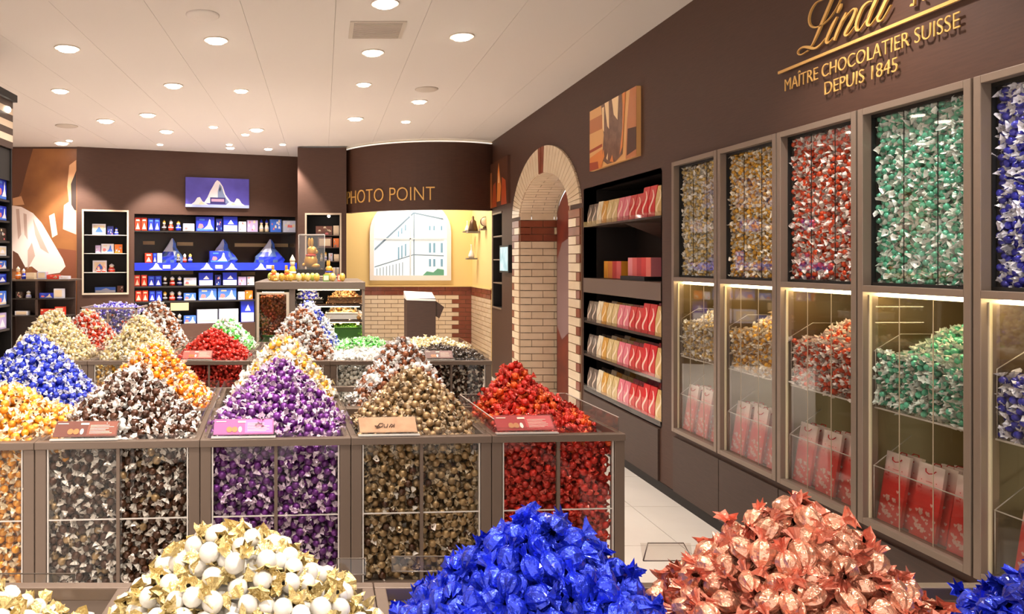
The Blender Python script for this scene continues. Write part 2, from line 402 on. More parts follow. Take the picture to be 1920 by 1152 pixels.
def slab_fill(kind, T, u0, u1, v0, v1, z0, z1, where, seed, scale=1., prio=50, d=None, nrm=(0, -1, 0), tries=9000, mixk=None):
    """chocolates pressed against a pane: a layer between v0 (pane) and v1"""
    R = KINDS[kind]['R']; d = d or R*1.66*scale
    def samp(rg):
        v = v0+(v1-v0)*rg.random()**1.4
        return (Vector((rg.uniform(u0, u1), v, rg.uniform(z0, z1))), Vector(nrm), abs(v-v0))
    pts = poisson(samp, d, tries, seed)
    a = v1-(v1-v0)*.15
    V = [T @ Vector(q) for q in ((u0-.01, a, z0-.01), (u1+.01, a, z0-.01), (u1+.01, a, z1+.01), (u0-.01, a, z1+.01))]
    collect(kind, pts, T, seed, where, prio, scale, R*1.0, core=(V, [(0, 1, 2, 3)]), mixk=mixk)
CAP = 300
def realise():
    for name, K in KINDS.items():
        c = [(it[4], mi, ii) for mi, M in enumerate(MASSES) for ii, it in enumerate(M['items']) if it[5] == name and it[3]]
        c.sort(); K['take'] = set((mi, ii) for _, mi, ii in c[:CAP])
    for mi, M in enumerate(MASSES):
        rest = {}
        for ii, (P, R, s, vis, pr, k2) in enumerate(M['items']):
            K = KINDS[k2]
            if (mi, ii) in K['take']:
                single_meshes(K, k2)
                j = (ii*7+mi) % 4
                o = bpy.data.objects.new(k2, K['me'][j]); COL.objects.link(o)
                o.matrix_world = Matrix.Translation(P) @ R.to_4x4() @ Matrix.Scale(s, 4)
                lab = K['label']+' '+M['where']
                o['label'] = lab; o['category'] = 'chocolate'; o['group'] = K['label']+'s '+M['where']
                if K['split']:
                    wq = bpy.data.objects.new('wrapper', K['mew'][j]); COL.objects.link(wq); wq.parent = o
                    if K['wlabel']: wq['label'] = K['wlabel']
            else: rest.setdefault(k2, []).append((P, R, s))
        Vs = []; Fs = []; Ms = []; Ss = []; off = 0; mats = list(KINDS[M['kind']]['mats'])
        far = True
        for k2, lst in rest.items():
            K = KINDS[k2]
            if k2 != M['kind']: mats += list(K['mats']); mo = len(mats)-2
            else: mo = 0
            for j in range(4):
                sub = lst[j::4]
                if not sub: continue
                V, Fq, P_ = K['lo'][j]
                RR = np.array([[list(r) for r in q[1]] for q in sub])*np.array([q[2] for q in sub])[:, None, None]
                TT = np.array([list(q[0]) for q in sub])
                W = np.einsum('nij,kj->nki', RR, V)+TT[:, None, :]
                n = len(sub); Vs.append(W.reshape(-1, 3)); Fs.append((Fq[None]+(off+np.arange(n)*len(V))[:, None, None]).reshape(-1, 4))
                Ms.append(np.tile(P_+mo, n)); sm = (P_ == 0) if K['style'] == 'ball' else np.zeros(len(P_), bool); Ss.append(np.tile(sm, n)); off += n*len(V)
        if M['core']:
            V, Fq = M['core']; Vs.append(np.array([list(v) for v in V])); Fs.append(np.array(Fq)+off); Ms.append(np.zeros(len(Fq), int)); Ss.append(np.zeros(len(Fq), bool)); off += len(V)
        if not Vs: continue
        nm = M['kind']+'_mass'
        me = mesh_np(nm, np.concatenate(Vs), np.concatenate(Fs), np.concatenate(Ms), np.concatenate(Ss), mats)
        o = bpy.data.objects.new(nm, me); COL.objects.link(o)
        o['kind'] = 'stuff'; o['category'] = 'chocolates'; o['label'] = 'the rest of the '+KINDS[M['kind']]['label']+'s '+M['where']

def ck(name, *a, split=False, wlabel=None, **kw):
    K = candy_kind(name, *a, split_=split, **kw); K['split'] = split; K['wlabel'] = wlabel
ck('pearl_truffle', (224, 217, 206), (232, 206, 140), metal=.05, rough=.28, wmetal=.45, wrough=.3, R=.0137, var=.05, fan=1.15, split=True, wlabel='crumpled gold foil wrapper', label='pearl white ball in gold foil wrapper')
ck('royal_blue_truffle', (44, 66, 226), None, metal=.62, rough=.24, R=.0158, style='foil', var=.35, label='crumpled royal blue foil truffle')
ck('copper_truffle', (250, 178, 146), (240, 146, 120), metal=.68, rough=.22, wmetal=.6, wrough=.26, R=.0158, style='foil', var=.28, label='crumpled copper pink foil truffle')
WW = (246, 238, 234)
ck('caramel_truffle', (240, 160, 44), (255, 232, 196), label='caramel orange ball in clear wrapper')
ck('dark_truffle', (78, 42, 20), (238, 226, 216), label='dark brown ball in clear wrapper')
ck('purple_truffle', (112, 40, 132), (232, 208, 226), label='purple ball in clear wrapper')
ck('hazelnut_truffle', (166, 134, 92), (196, 172, 140), metal=.45, fan=.75, label='bronze hazelnut ball in clear wrapper')
ck('red_truffle', (214, 44, 30), (232, 84, 66), metal=.45, wmetal=.3, fan=.8, label='red foil ball')
ck('vermilion_truffle', (240, 88, 20), (240, 110, 50), metal=.45, wmetal=.3, fan=.8, label='orange red foil ball')
ck('blue_truffle', (40, 58, 190), (226, 228, 246), label='blue ball in clear wrapper')
ck('orange_truffle', (246, 146, 24), (255, 230, 205), label='orange ball in clear wrapper')
ck('milk_truffle', (150, 88, 52), WW, label='milk brown ball in clear wrapper')
ck('cream_truffle', (236, 212, 150), (255, 244, 222), label='cream gold ball in clear wrapper')
ck('scarlet_truffle', (214, 64, 34), (250, 228, 222), label='scarlet ball in clear wrapper')
ck('green_truffle', (86, 190, 70), (226, 246, 214), label='green ball in pale wrapper')
ck('white_truffle', (250, 246, 238), (252, 248, 242), metal=.05, label='white ball in clear wrapper')
ck('black_truffle', (50, 40, 34), (130, 116, 104), label='black ball in clear wrapper')
ck('silver_gold_truffle', (236, 204, 130), (250, 244, 236), fan=1.4, label='pale gold ball in silvery wrapper')
ck('gold_truffle', (246, 186, 62), (252, 240, 220), fan=1.35, label='gold ball in clear wrapper')
ck('ruby_truffle', (236, 84, 42), (250, 236, 230), fan=1.4, label='copper red ball in clear wrapper')
ck('mint_truffle', (110, 212, 180), (240, 246, 240), fan=1.45, label='mint green ball in clear wrapper')
ck('cobalt_truffle', (64, 66, 206), (240, 238, 250), fan=1.4, label='cobalt blue ball in clear wrapper')

# ------------------------------------------------------------------ candy islands
UD, ZT = .46, .90
def bin_unit(wd, name='candy_bin', zt=ZT, front=True, acr=.032, edge=False):
    """local: u 0..wd, v 0 (front) .. UD, floor 0"""
    e = empty(name); h = wd/2
    pw = .034
    for u in (0, wd-pw):
        for v in (0, UD-pw): bx(u+.001, u+pw-.001, v, v+pw, 0, zt-.022).build('post', M_BIN, e, .002)
    m = MB()
    m.box(.0005, wd-.0005, -.006, .022, zt-.022, zt); m.box(.0005, wd-.0005, UD-.022, UD, zt-.022, zt)
    m.box(.0005, .02, .022, UD-.022, zt-.022, zt); m.box(wd-.02, wd-.0005, .022, UD-.022, zt-.022, zt)
    m.build('top_rail', M_BIN, e, .002)
    bx(pw, wd-pw, .012, UD-.01, .06, .44).build('base_panel', M_FRAME_D, e)
    bx(pw+.0, wd-pw, .004, .03, .44, .462).build('lower_rail', M_BIN, e)
    if front:
        for a, b_ in ((pw+.006, h-.006), (h+.006, wd-pw-.006)):
            for z0, z1 in ((.465, .667), (.669, zt-.024)): bx(a, b_, .006, .010, z0, z1).build('glass_pane', M_GLASS, e)
        bx(h-.005, h+.005, .002, .014, .462, zt-.022).build('glazing_bar', M_BIN, e)
        bx(pw+.004, wd-pw-.004, .004, .009, .6665, .6695).build('pane_joint', M_EDGE, e)
        for u in (pw+.001, wd-pw-.005): bx(u, u+.004, .003, .012, .462, zt-.022).build('edge_strip', M_EDGE, e)
    if acr:
        for (x0, x1, y0, y1) in ((.010, .014, .02, UD-.02), (wd-.014, wd-.010, .02, UD-.02), (.014, wd-.014, UD-.018, UD-.014), (.014, wd-.014, .014, .018)):
            bx(x0, x1, y0, y1, zt, zt+acr*(.45 if y1 < .03 else 1)).build('acrylic_guard', M_ACR, e)
        m = MB()
        for x in (.010, wd-.014): m.box(x, x+.004, .02, UD-.02, zt+acr, zt+acr+.0015)
        m.box(.014, wd-.014, UD-.018, UD-.014, zt+acr, zt+acr+.0015)
        if edge: m.build('guard_edge', M_EDGE, e)
    return e
A1 = math.radians(3.6)
T1_ = frame_at((.085, 2.243, 0), A1)
E1 = [-1.89, -1.41, -.93, -.45, 0., .43, .847]
COLN = [None, ('caramel_truffle', 'orange'), ('dark_truffle', 'dark brown'), ('purple_truffle', 'purple'), ('hazelnut_truffle', 'bronze'), ('red_truffle', 'red')]
UL = [None, 'taupe metal candy bin with orange chocolates behind glass', 'taupe metal candy bin with dark brown chocolates behind glass', 'taupe metal candy bin with purple chocolates behind glass', 'taupe metal candy bin with bronze chocolates behind glass', 'end candy bin of the aisle with red chocolates behind glass']
ROW2 = [None, 'candy bin behind the orange one carrying the blue white cone', 'candy bin behind the dark brown one carrying the orange cone', 'candy bin behind the purple one carrying the pale orange cone', 'candy bin behind the bronze one carrying the milk brown cone']
for i in range(1, 6):
    wd = E1[i+1]-E1[i]
    o = bin_unit(wd, edge=i == 5, acr=.045 if i == 5 else .032); o.matrix_world = T1_ @ Matrix.Translation((E1[i], 0, 0)); tag(o, UL[i], 'candy bin', 'candy bins in the island')
    k = COLN[i][0]
    slab_fill(k, T1_, E1[i]+.045, E1[i+1]-.045, .022, .075, .47, .865, 'behind the front glass of its bin', 100+i, mixk={1: None, 2: ('hazelnut_truffle', .12), 3: None, 4: ('dark_truffle', .12), 5: None}[i])
    if i < 5:
        o = bin_unit(wd, front=False); o.matrix_world = T1_ @ Matrix.Translation((E1[i], UD+.004, 0)); tag(o, ROW2[i], 'candy bin', 'candy bins in the island')
HB = ZT-.005
uc = [(E1[i]+E1[i+1])/2 for i in range(6)]; hw = [(E1[i+1]-E1[i])/2-.018 for i in range(6)]
heap('caramel_truffle', T1_, uc[1]+.06, .24, hw[1]+.05, .21, HB, .15, 'heaped beside the brown price sign', 1)
heap('dark_truffle', T1_, uc[2], .24, hw[2], .21, HB, .215, 'heaped behind the brown price sign', 2, mixk=('white_truffle', .12))
heap('purple_truffle', T1_, uc[3]+.01, .24, hw[3]+.01, .21, HB, .232, 'heaped behind the pink price sign', 3)
heap('hazelnut_truffle', T1_, uc[4]+.02, .24, hw[4], .21, HB, .195, 'heaped behind the wooden price sign', 4)
heap('red_truffle', T1_, uc[5], .24, hw[5], .21, HB, .205, 'heaped behind the red price sign', 5, off=(-.09, .0), p=2.0, mixk=('vermilion_truffle', .35))
heap('blue_truffle', T1_, uc[1]+.02, .70, hw[1]+.02, .22, HB, .275, 'in the tall cone behind the orange heap', 6)
heap('orange_truffle', T1_, uc[2]-.01, .70, hw[2], .21, HB, .24, 'in the tall cone behind the dark brown heap', 7)
heap('gold_truffle', T1_, uc[3]+.03, .70, hw[3], .21, HB, .265, 'in the cone peeping out behind the purple heap', 8, mixk=('white_truffle', .3))
heap('milk_truffle', T1_, uc[4]+.055, .70, hw[4]-.01, .21, HB, .262, 'in the pale cone behind the bronze heap', 9, mixk=('white_truffle', .25))
# price signs
def price_sign(base, wd, rgb, rgb2, T, label, wood=False, sd=0):
    e = empty('price_sign'); hh = .058; rg = random.Random(sd)
    tilt = Matrix.Rotation(math.radians(-52), 4, 'X')      # leaning back against the heap
    m_c = mat('card_'+base, rgb, .45, noise_mix=rgb2 if wood else None, nscale=30)
    card = bx(0, wd, 0, .002, 0, hh, T=tilt).build('card', m_c, e)
    p = MB()
    if not wood:
        p.box(wd*.52, wd-.004, -.0006, 0, .004, hh-.004, 0, tilt)
        p.box(wd*.40, wd*.53, -.0012, -.0004, hh*.74, hh*.86, 1, tilt)
        for k in range(6):
            z = hh*(.68-.1*k); p.box(wd*.56, wd*rg.uniform(.8, .96), -.0014, -.0006, z, z+.0016, 1, tilt)
        p.box(.006, wd*.2, -.0012, -.0004, hh*.8, hh*.85, 1, tilt)
        for k in range(3): p.add([(wd*(.26+.09*k)+.009*math.cos(a)*(1 if k != 2 else .6), -.0014, hh*.3+.011*math.sin(a)) for a in [j*math.pi/5 for j in range(10)]], [tuple(range(10))], 2+(k == 2), False, tilt)
        p.build('print', [mat('card2_'+base, rgb2, .45), mat('print_cream', (246, 226, 208), .5), mat('print_gold', (190, 120, 60), .4), mat('print_pale', (250, 238, 226), .4)], card)
    else:
        def stroke(pts):
            q = [tilt @ Vector((x*wd, -.002, z*hh)) for x, z in pts]; p.tube(q, .0013, 5)
        stroke([(.30, .30), (.36, .55), (.42, .55), (.40, .35), (.30, .25), (.27, .4), (.36, .35)]); stroke([(.44, .5), (.43, .3), (.48, .3), (.50, .5)]); stroke([(.52, .3), (.56, .5), (.60, .42), (.55, .3)]); stroke([(.62, .5), (.60, .3)])
        p.build('print', mat('print_brown', (80, 44, 26), .5), card)
    h = MB(); h.box(-.006, wd+.006, -.002, -.0005, -.004, hh+.002, 0, tilt)
    h.box(-.006, wd+.006, -.012, .004, -.010, -.006, 1); h.build('acrylic_holder', [M_ACR, M_EDGE], e)
    e.matrix_world = T; tag(e, label, 'price sign'); return e
def sign_T(px, py, T, v=.006, z=ZT+.011):
    """place a sign's lower corner under a pixel of the rail"""
    u = (T.inverted() @ at(px, py, 2.24)).x
    return T @ Matrix.Translation((u, v, z))
def u_at(px, T, v):
    # local u where the vertical plane through pixel column px meets the line v = const
    k = (px-PX)/F; best = None
    o = T @ Vector((0, v, 0)); d = (T.to_3x3() @ Vector((1, 0, 0)))
    return (k*o.y-o.x)/(d.x-k*d.y)
for px0, px1, base, c1, c2, lab, wd_ in [(98, 218, 'brown', (118, 52, 34), (136, 70, 50), 'brown price sign in a clear holder on the dark brown bin', 0), (400, 513, 'pink', (196, 92, 172), (208, 112, 184), 'pink price sign in a clear holder on the purple bin', 0),
                               (675, 783, 'wood', (206, 160, 116), (190, 140, 96), 'wood-look price sign with dark handwriting on the bronze bin', 1), (933, 1042, 'red', (190, 28, 36), (206, 52, 56), 'red price sign in a clear holder on the red bin', 0)]:
    u0, u1 = u_at(px0, T1_, .01), u_at(px1, T1_, .01)
    price_sign(base, u1-u0, c1, c2, T1_ @ Matrix.Translation((u0, .012, ZT+.012)), lab, bool(wd_), px0)

# island further back
T2_ = frame_at((0, 3.97, 0), 0)
E2 = [-1.68+.43*k for k in range(7)]
NM2 = ['cream', 'second cream', 'red', 'tall brown white', 'white', 'black']
fillk = ['cream_truffle', 'gold_truffle', 'red_truffle', 'milk_truffle', 'white_truffle', 'dark_truffle']
for i in range(6):
    o = bin_unit(.43) if i == 0 else copy_tree(o2)
    if i == 0: o2 = o
    o.matrix_world = T2_ @ Matrix.Translation((E2[i], 0, 0))
    tag(o, 'taupe candy bin of the further island under the %s heap' % NM2[i], 'candy bin', 'bins of the further island')
    slab_fill(fillk[i], T2_, E2[i]+.045, E2[i]+.385, .022, .07, .55, .865, 'behind the glass of the further island', 120+i, prio=60, tries=4500)
    o = bin_unit(.43, front=False) if i == 0 else copy_tree(o3)
    if i == 0: o3 = o
    o.matrix_world = T2_ @ Matrix.Translation((E2[i], UD+.004, 0))
    tag(o, 'taupe candy bin behind the %s heap of the further island' % NM2[i], 'candy bin', 'rear bins of the further island')
u2 = [e_+.215 for e_ in E2]
def h2(kind, i, row, Hh, where, seed, **kw): heap(kind, T2_, u2[i]+kw.pop('du', 0), .24 if row == 0 else .70, kw.pop('hw', .2), .21, HB, Hh, where, seed, tries=4500, **kw)
h2('cream_truffle', 0, 0, .285, 'in the cream heap on the further island end', 11, du=-.05, hw=.24)
h2('cream_truffle', 1, 0, .255, 'in the second cream heap of the further island', 12, du=-.0)
h2('red_truffle', 2, 0, .17, 'in the red heap with a pink sign further back', 13, p=2.6)
h2('milk_truffle', 3, 0, .31, 'in the tallest cone of the further island', 14, du=.05, mixk=('white_truffle', .3))
h2('white_truffle', 4, 0, .045, 'in the flat white heap further back', 15, p=4)
h2('black_truffle', 5, 0, .06, 'in the flat black heap at the island end', 16, p=4)
h2('scarlet_truffle', 0, 1, .26, 'in the red white heap behind the cream one', 17, du=.0, mixk=('cream_truffle', .2))
h2('milk_truffle', 1, 1, .325, 'in the brown white cone behind the second cream heap', 18, mixk=('white_truffle', .25))
h2('green_truffle', 2, 1, .20, 'in the green white heap behind the red one', 19, mixk=('white_truffle', .3))
h2('blue_truffle', 3, 1, .32, 'in the blue white cone behind the tallest one', 20, du=.09, mixk=('white_truffle', .5))
h2('green_truffle', 4, 1, .055, 'in the flat bright green heap', 21, p=4)
h2('cream_truffle', 5, 1, .06, 'in the flat cream heap by the kiosk', 22, p=4)
def far_sign(px0, px1, base, c1, c2, lab):
    u0, u1 = u_at(px0, T2_, .01), u_at(px1, T2_, .01)
    price_sign(base, u1-u0, c1, c2, T2_ @ Matrix.Translation((u0, .012, ZT+.012)), lab, False, px0)
far_sign(342, 396, 'rose', (226, 108, 96), (232, 128, 116), 'small rose price sign before the red heap of the further island')
far_sign(798, 850, 'mauve', (128, 84, 76), (140, 96, 88), 'small mauve price sign before the flat black heap')

# nearest row of bins
T0_ = frame_at((0, .84, 0), 0)
Z0 = .888
E0 = [-.725, -.32, .085, .49, .895]
for i in range(5):
    e = bin_unit(.405, zt=Z0, front=False, acr=0) if i == 0 else copy_tree(o4)
    if i == 0: o4 = e
    e.matrix_world = frame_at((E0[i], .80, 0), 0)
    tag(e, ['candy bin under the small pearl white heap at the corner', 'candy bin under the big pearl white and gold heap', 'candy bin under the crumpled royal blue heap', 'candy bin under the copper pink foil heap', 'candy bin under the blue foil heap next to the copper one'][i], 'candy bin', 'closest row of candy bins')
TF = frame_at((0, 0, 0), 0)
heap('pearl_truffle', TF, -.56, 1.03, .19, .19, Z0-.01, .13, 'in the small corner heap', 31, d=.0235, tries=6000, p=2.6)
heap('pearl_truffle', TF, -.118, 1.05, .222, .19, Z0-.01, .212, 'in the big pearl white heap', 32, d=.0235, tries=7000, p=2.3, round_top=.08)
heap('royal_blue_truffle', TF, .305, 1.05, .205, .19, Z0-.01, .222, 'in the blue foil heap', 33, d=.0262, tries=7000, p=2.2, shell=.05, round_top=.03)
heap('copper_truffle', TF, .675, 1.05, .22, .19, Z0-.01, .238, 'in the copper pink heap', 34, d=.0262, tries=7000, p=2.2, shell=.05, round_top=.06)
heap('royal_blue_truffle', TF, 1.10, 1.02, .195, .18, Z0-.01, .17, 'in the second blue heap by the gift bags', 35, d=.0262, tries=6000, p=2.4, shell=.05)
def holder(px0, px1, pyb, pyt, Y, lab, dx=.0):
    a, b_ = at(px0, pyb, Y), at(px1, pyb, Y); c_ = at(px0, pyt, Y); h = c_.z-a.z
    e = empty('sign_holder', (a.x, Y, a.z)); wd = b_.x-a.x
    T = Matrix.Rotation(math.radians(-20), 4, 'X')
    bx(0, wd, 0, .002, 0, h, T=T).build('clear_pocket', M_ACR, e)
    m = MB(); r = .0012
    m.tube([T @ Vector(q) for q in ((0, 0, 0), (dx, 0, h), (wd-dx, 0, h), (wd, 0, 0), (0, 0, 0))], r, 5); m.build('edge', mat('holder_edge', (120, 108, 98), .3, metal=.4), e)
    tag(e, lab, 'sign holder')
holder(632, 686, 1078, 1050, 1.262, 'empty clear sign holder behind the pearl white heap')
holder(735, 860, 1072, 1046, 1.262, 'empty clear sign holder behind the blue foil heap')
holder(1206, 1300, 1052, 1021, 1.262, 'empty clear sign holder behind the copper heap', .012)
holder(-20, 140, 1098, 1078, 1.255, 'empty clear sign holder behind the small corner heap')
# ------------------------------------------------------------------ right wall: display cases
def TW(y0): return Matrix(((0, 1, 0, WX), (-1, 0, 0, y0), (0, 0, 1, 0), (0, 0, 0, 1)))     # u along the wall towards the viewer, v into it
MW = .516
M_BACKB = mat('black_liner', (14, 12, 11), .6)
def display_case():
    e = empty('wall_display_case'); fw = .027; a, b_ = .005, MW-.005
    m = MB(); y0, y1 = -.022, .04
    m.box(a, a+fw, y0, y1, .418, 2.018); m.box(b_-fw, b_, y0, y1, .418, 2.018)
    for z0, z1 in ((.418, .443), (1.312, 1.337), (1.992, 2.018)): m.box(a+fw, b_-fw, y0, y1, z0, z1)
    m.build('frame', M_FRAME, e, .002)
    m = MB(); m.box(a, b_, .47, .48, .418, 2.018); m.build('back_panel', M_OLIVE, e)
    bx(a, a+.006, .04, .47, .418, 1.325).build('side_panel', M_OLIVE, e); bx(b_-.006, b_, .04, .47, .418, 1.325).build('side_panel', M_OLIVE, e)
    bx(a+.006, b_-.006, .04, .47, 1.318, 1.330).build('compartment_ceiling', M_OLIVE, e)
    bx(a+.006, b_-.006, .0, .47, .430, .440).build('compartment_floor', M_FRAME_D, e)
    m = MB(); m.box(a, a+fw+.004, .012, .12, 1.337, 1.992); m.box(b_-fw-.004, b_, .012, .12, 1.337, 1.992); m.box(a, b_, .012, .12, 1.98, 1.994); m.box(a, b_, .012, .12, 1.335, 1.348)
    m.build('black_lining', M_BACKB, e)
    bx(a+fw+.004, b_-fw-.002, .035, .055, 1.296, 1.308).build('light_strip', M_STRIP, e)
    w3 = (b_-a-2*fw)/3
    for k in range(3):
        x0 = a+fw+k*w3
        bx(x0+.001, x0+w3-.001, .020, .024, 1.348, 1.98).build('upper_pane', M_GLASS, e)
        bx(x0+.001, x0+w3-.001, .004, .008, .443, 1.296).build('lower_pane', M_GLASS, e)
        if k:
            bx(x0-.0012, x0+.0012, .0195, .0215, 1.348, 1.98).build('upper_seam', M_BACKB, e)
            bx(x0-.0011, x0+.0011, .003, .0055, .443, 1.296).build('lower_seam', mat('seam_edge', (176, 158, 134), .3), e)
    bx(a+fw, a+fw+.005, .002, .012, .443, 1.30).build('edge_strip', mat('lit_edge', (206, 190, 158), .3, emis=.08), e)
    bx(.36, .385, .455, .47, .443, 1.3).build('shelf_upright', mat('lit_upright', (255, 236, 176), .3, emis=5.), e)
    m = MB()                                      # acrylic tray for the loose chocolates
    m.box(a+fw+.006, b_-fw-.004, .022, .45, .868, .873); m.box(a+fw+.006, b_-fw-.004, .022, .026, .873, 1.09); m.box(a+fw+.006, a+fw+.010, .026, .45, .873, 1.12)
    m.build('acrylic_tray', M_ACR, e)
    m = MB(); m.box(a+fw+.006, b_-fw-.004, .020, .026, .866, .872)
    m.tube([(a+fw+.008, .024, .87), (a+fw+.008, .024, 1.09), (a+fw+.008, .12, 1.15), (a+fw+.008, .44, 1.15)], .0022, 4); m.build('tray_edge', M_EDGE, e)
    m = MB(); m.box(a+fw+.006, b_-fw-.004, .016, .019, .445, .645); m.box(a+fw+.006, a+fw+.009, .019, .40, .445, .645)
    m.build('bag_guard', M_ACR, e)
    m = MB(); m.box(a+fw+.006, b_-fw-.004, .0155, .0195, .644, .647); m.tube([(a+fw+.008, .017, .646), (a+fw+.008, .16, .76)], .0022, 4); m.tube([(a+fw+.008, .017, .445), (a+fw+.008, .017, .646)], .0018, 4)
    m.build('guard_edge', M_EDGE, e)
    return e
dc = None
CK = [('silver_gold_truffle', 'pale silver gold'), ('gold_truffle', 'gold'), ('ruby_truffle', 'copper red'), ('mint_truffle', 'mint green'), ('cobalt_truffle', 'cobalt blue')]
M_BAGR = None
def bag_material():
    m = bpy.data.materials.new('heart_print_paper'); m.use_nodes = True; nt = m.node_tree; b = nt.nodes['Principled BSDF']; b.inputs['Roughness'].default_value = .35
    tc = nt.nodes.new('ShaderNodeTexCoord'); sp = nt.nodes.new('ShaderNodeSeparateXYZ'); nt.links.new(tc.outputs['Object'], sp.inputs[0])
    mr = nt.nodes.new('ShaderNodeMapRange'); mr.inputs['From Max'].default_value = .265; nt.links.new(sp.outputs['Z'], mr.inputs['Value'])
    r = nt.nodes.new('ShaderNodeValToRGB'); els = r.color_ramp.elements
    els[0].position = 0; els[0].color = (*lin((244, 74, 62)), 1); els[1].position = .58; els[1].color = (*lin((240, 46, 44)), 1)
    for p, c_ in ((.66, (240, 110, 104)), (.74, (246, 190, 184)), (.86, (250, 222, 216)), (1., (252, 236, 230))):
        q = els.new(p); q.color = (*lin(c_), 1)
    nt.links.new(mr.outputs[0], r.inputs[0]); nt.links.new(r.outputs[0], b.inputs['Base Color']); return m
M_BAG = bag_material(); M_HEART = mat('pale_heart_print', (255, 200, 190), .4); M_HEART2 = mat('red_heart_print', (226, 48, 48), .4); M_CORD = mat('red_cord', (200, 26, 28), .6)
def heart(m, x, z, s, y, mi):
    pts = []
    for k in range(14):
        t = 2*math.pi*k/14; pts.append((x+s*16*math.sin(t)**3/16, y, z+s*(13*math.cos(t)-5*math.cos(2*t)-2*math.cos(3*t)-math.cos(4*t))/16))
    m.add(pts, [tuple(range(14))], mi)
def gift_bag():
    e = empty('gift_bag'); wd, hh = .112, .265; rg = random.Random(5)
    body = bx(0, wd, 0, .012, 0, hh).build('paper_body', M_BAG, e)
    p = MB()
    for _ in range(26):
        x, z = rg.uniform(.01, wd-.01), rg.uniform(.008, .14)*rg.uniform(.4, 1); heart(p, x, z, rg.choice((.005, .007, .010)), -.0006, 0)
    for _ in range(9): heart(p, rg.uniform(.01, wd-.01), rg.uniform(.15, .185), rg.choice((.004, .006)), -.0006, 1)
    for x in (.02, .085): heart(p, x, .205, .0025, -.0006, 1)
    p.box(.04, .072, -.0008, -.0004, .203, .2045, 1); p.build('heart_print', [M_HEART, M_HEART2], body)
    q = MB(); q.tube([(wd*.3, -.002, hh-.018), (wd*.36, -.006, hh-.028), (wd*.5, -.008, hh-.033), (wd*.64, -.006, hh-.028), (wd*.7, -.002, hh-.018)], .0019, 6)
    q.tube([(wd*.3, .014, hh-.012), (wd*.4, .02, hh+.006), (wd*.6, .022, hh+.006), (wd*.7, .014, hh-.012)], .0019, 6); q.build('cord_handle', M_CORD, e)
    return e
gb = None
SP = ['by the shelves', 'in the middle', 'nearer the viewer']
for k in range(5):
    y0 = MODY[k]
    if dc is None: dc = o = display_case()
    else: o = copy_tree(dc)
    T = TW(y0); o.matrix_world = T
    kn, cn = CK[k]; tag(o, 'tall framed wall display case filled with %s chocolates' % cn, 'display case', 'display cases along the brown wall')
    slab_fill(kn, T, .034, .482, .036, .085, 1.35, 1.978, 'in the upper wall case', 200+k, prio=20, tries=15000, d=.0205)
    slab_fill(kn, T, .046, .478, .032, .085, .885, 1.07, 'in the lower wall tray', 210+k, prio=0, tries=6000)
    heap(kn, T, .265, .24, .212, .20, 1.075, .165, 'in the lower wall tray', 220+k, p=2.6, tries=6000, off=(0, .02))
    rg = random.Random(k)
    for gi, (u, n) in enumerate(((.036, [3, 3, 2, 2, 1][k]), (.192, [3, 3, 3, 4, 1][k]), (.356, [2, 3, 2, 2, 1][k]))):
        for q in range(n):
            if k == 4 and gi == 2: continue
            if gb is None: gb = g = gift_bag()
            else: g = copy_tree(gb)
            du = q*.011+(.12-(.06)) * (0 if q < 1 else .0)
            uu = u+(.05 if (k == 4 and gi == 0) else 0)
            g.matrix_world = T @ Matrix.Translation((uu+q*.016, .030+.026*q, .441)) @ Matrix.Rotation(math.radians(-9-1.5*(q % 2)), 4, 'X')
            tag(g, 'heart gift bag, %s of the stack %s, under the %s chocolates' % (['front one', 'second', 'third', 'fourth'][q], SP[gi], cn.split()[-1]), 'gift bag', 'heart gift bags in the wall cases')

# ------------------------------------------------------------------ lettering on the wall
def text_mesh(s, size, extrude=.004, xs=1., track=1.):
    cu = bpy.data.curves.new('lettering', 'FONT'); cu.body = s; cu.size = size; cu.extrude = extrude; cu.space_character = track; cu.resolution_u = 4; cu.offset = -.012
    o = bpy.data.objects.new('lettering_tmp', cu); COL.objects.link(o); bpy.context.view_layer.update()
    me = bpy.data.meshes.new_from_object(o.evaluated_get(bpy.context.evaluated_depsgraph_get())); bpy.data.objects.remove(o)
    co = np.array([v.co[:] for v in me.vertices]); return me, co
def put_text(name, s, x0, x1, base, cap, M, parent, mt, ext=.002):
    """fit the text into u x0..x1 with its capitals from base to base+cap"""
    me, co = text_mesh(s, 1., ext)
    _, ch = text_mesh('H', 1.); ch = ch[:, 1].max()
    mn, mxx = co[:, 0].min(), co[:, 0].max()
    co[:, 0] = x0+(co[:, 0]-mn)/(mxx-mn)*(x1-x0); co[:, 1] = base+co[:, 1]/ch*cap
    me.vertices.foreach_set('co', co.astype(np.float32).ravel()); me.materials.clear(); me.materials.append(mt); me.update()
    o = bpy.data.objects.new(name, me); COL.objects.link(o)
    if parent: o.parent = parent; o.matrix_local = M
    else: o.matrix_world = M
    return o
MT = Matrix(((0, 0, -1, 0), (-1, 0, 0, 0), (0, 1, 0, 0), (0, 0, 0, 1)))       # local x -> towards the viewer, y -> up, z -> out of the wall
sg = empty('shop_sign', (WX-.012, 0, 0)); tag(sg, 'gold raised shop lettering with a script name high on the brown wall', 'shop sign')
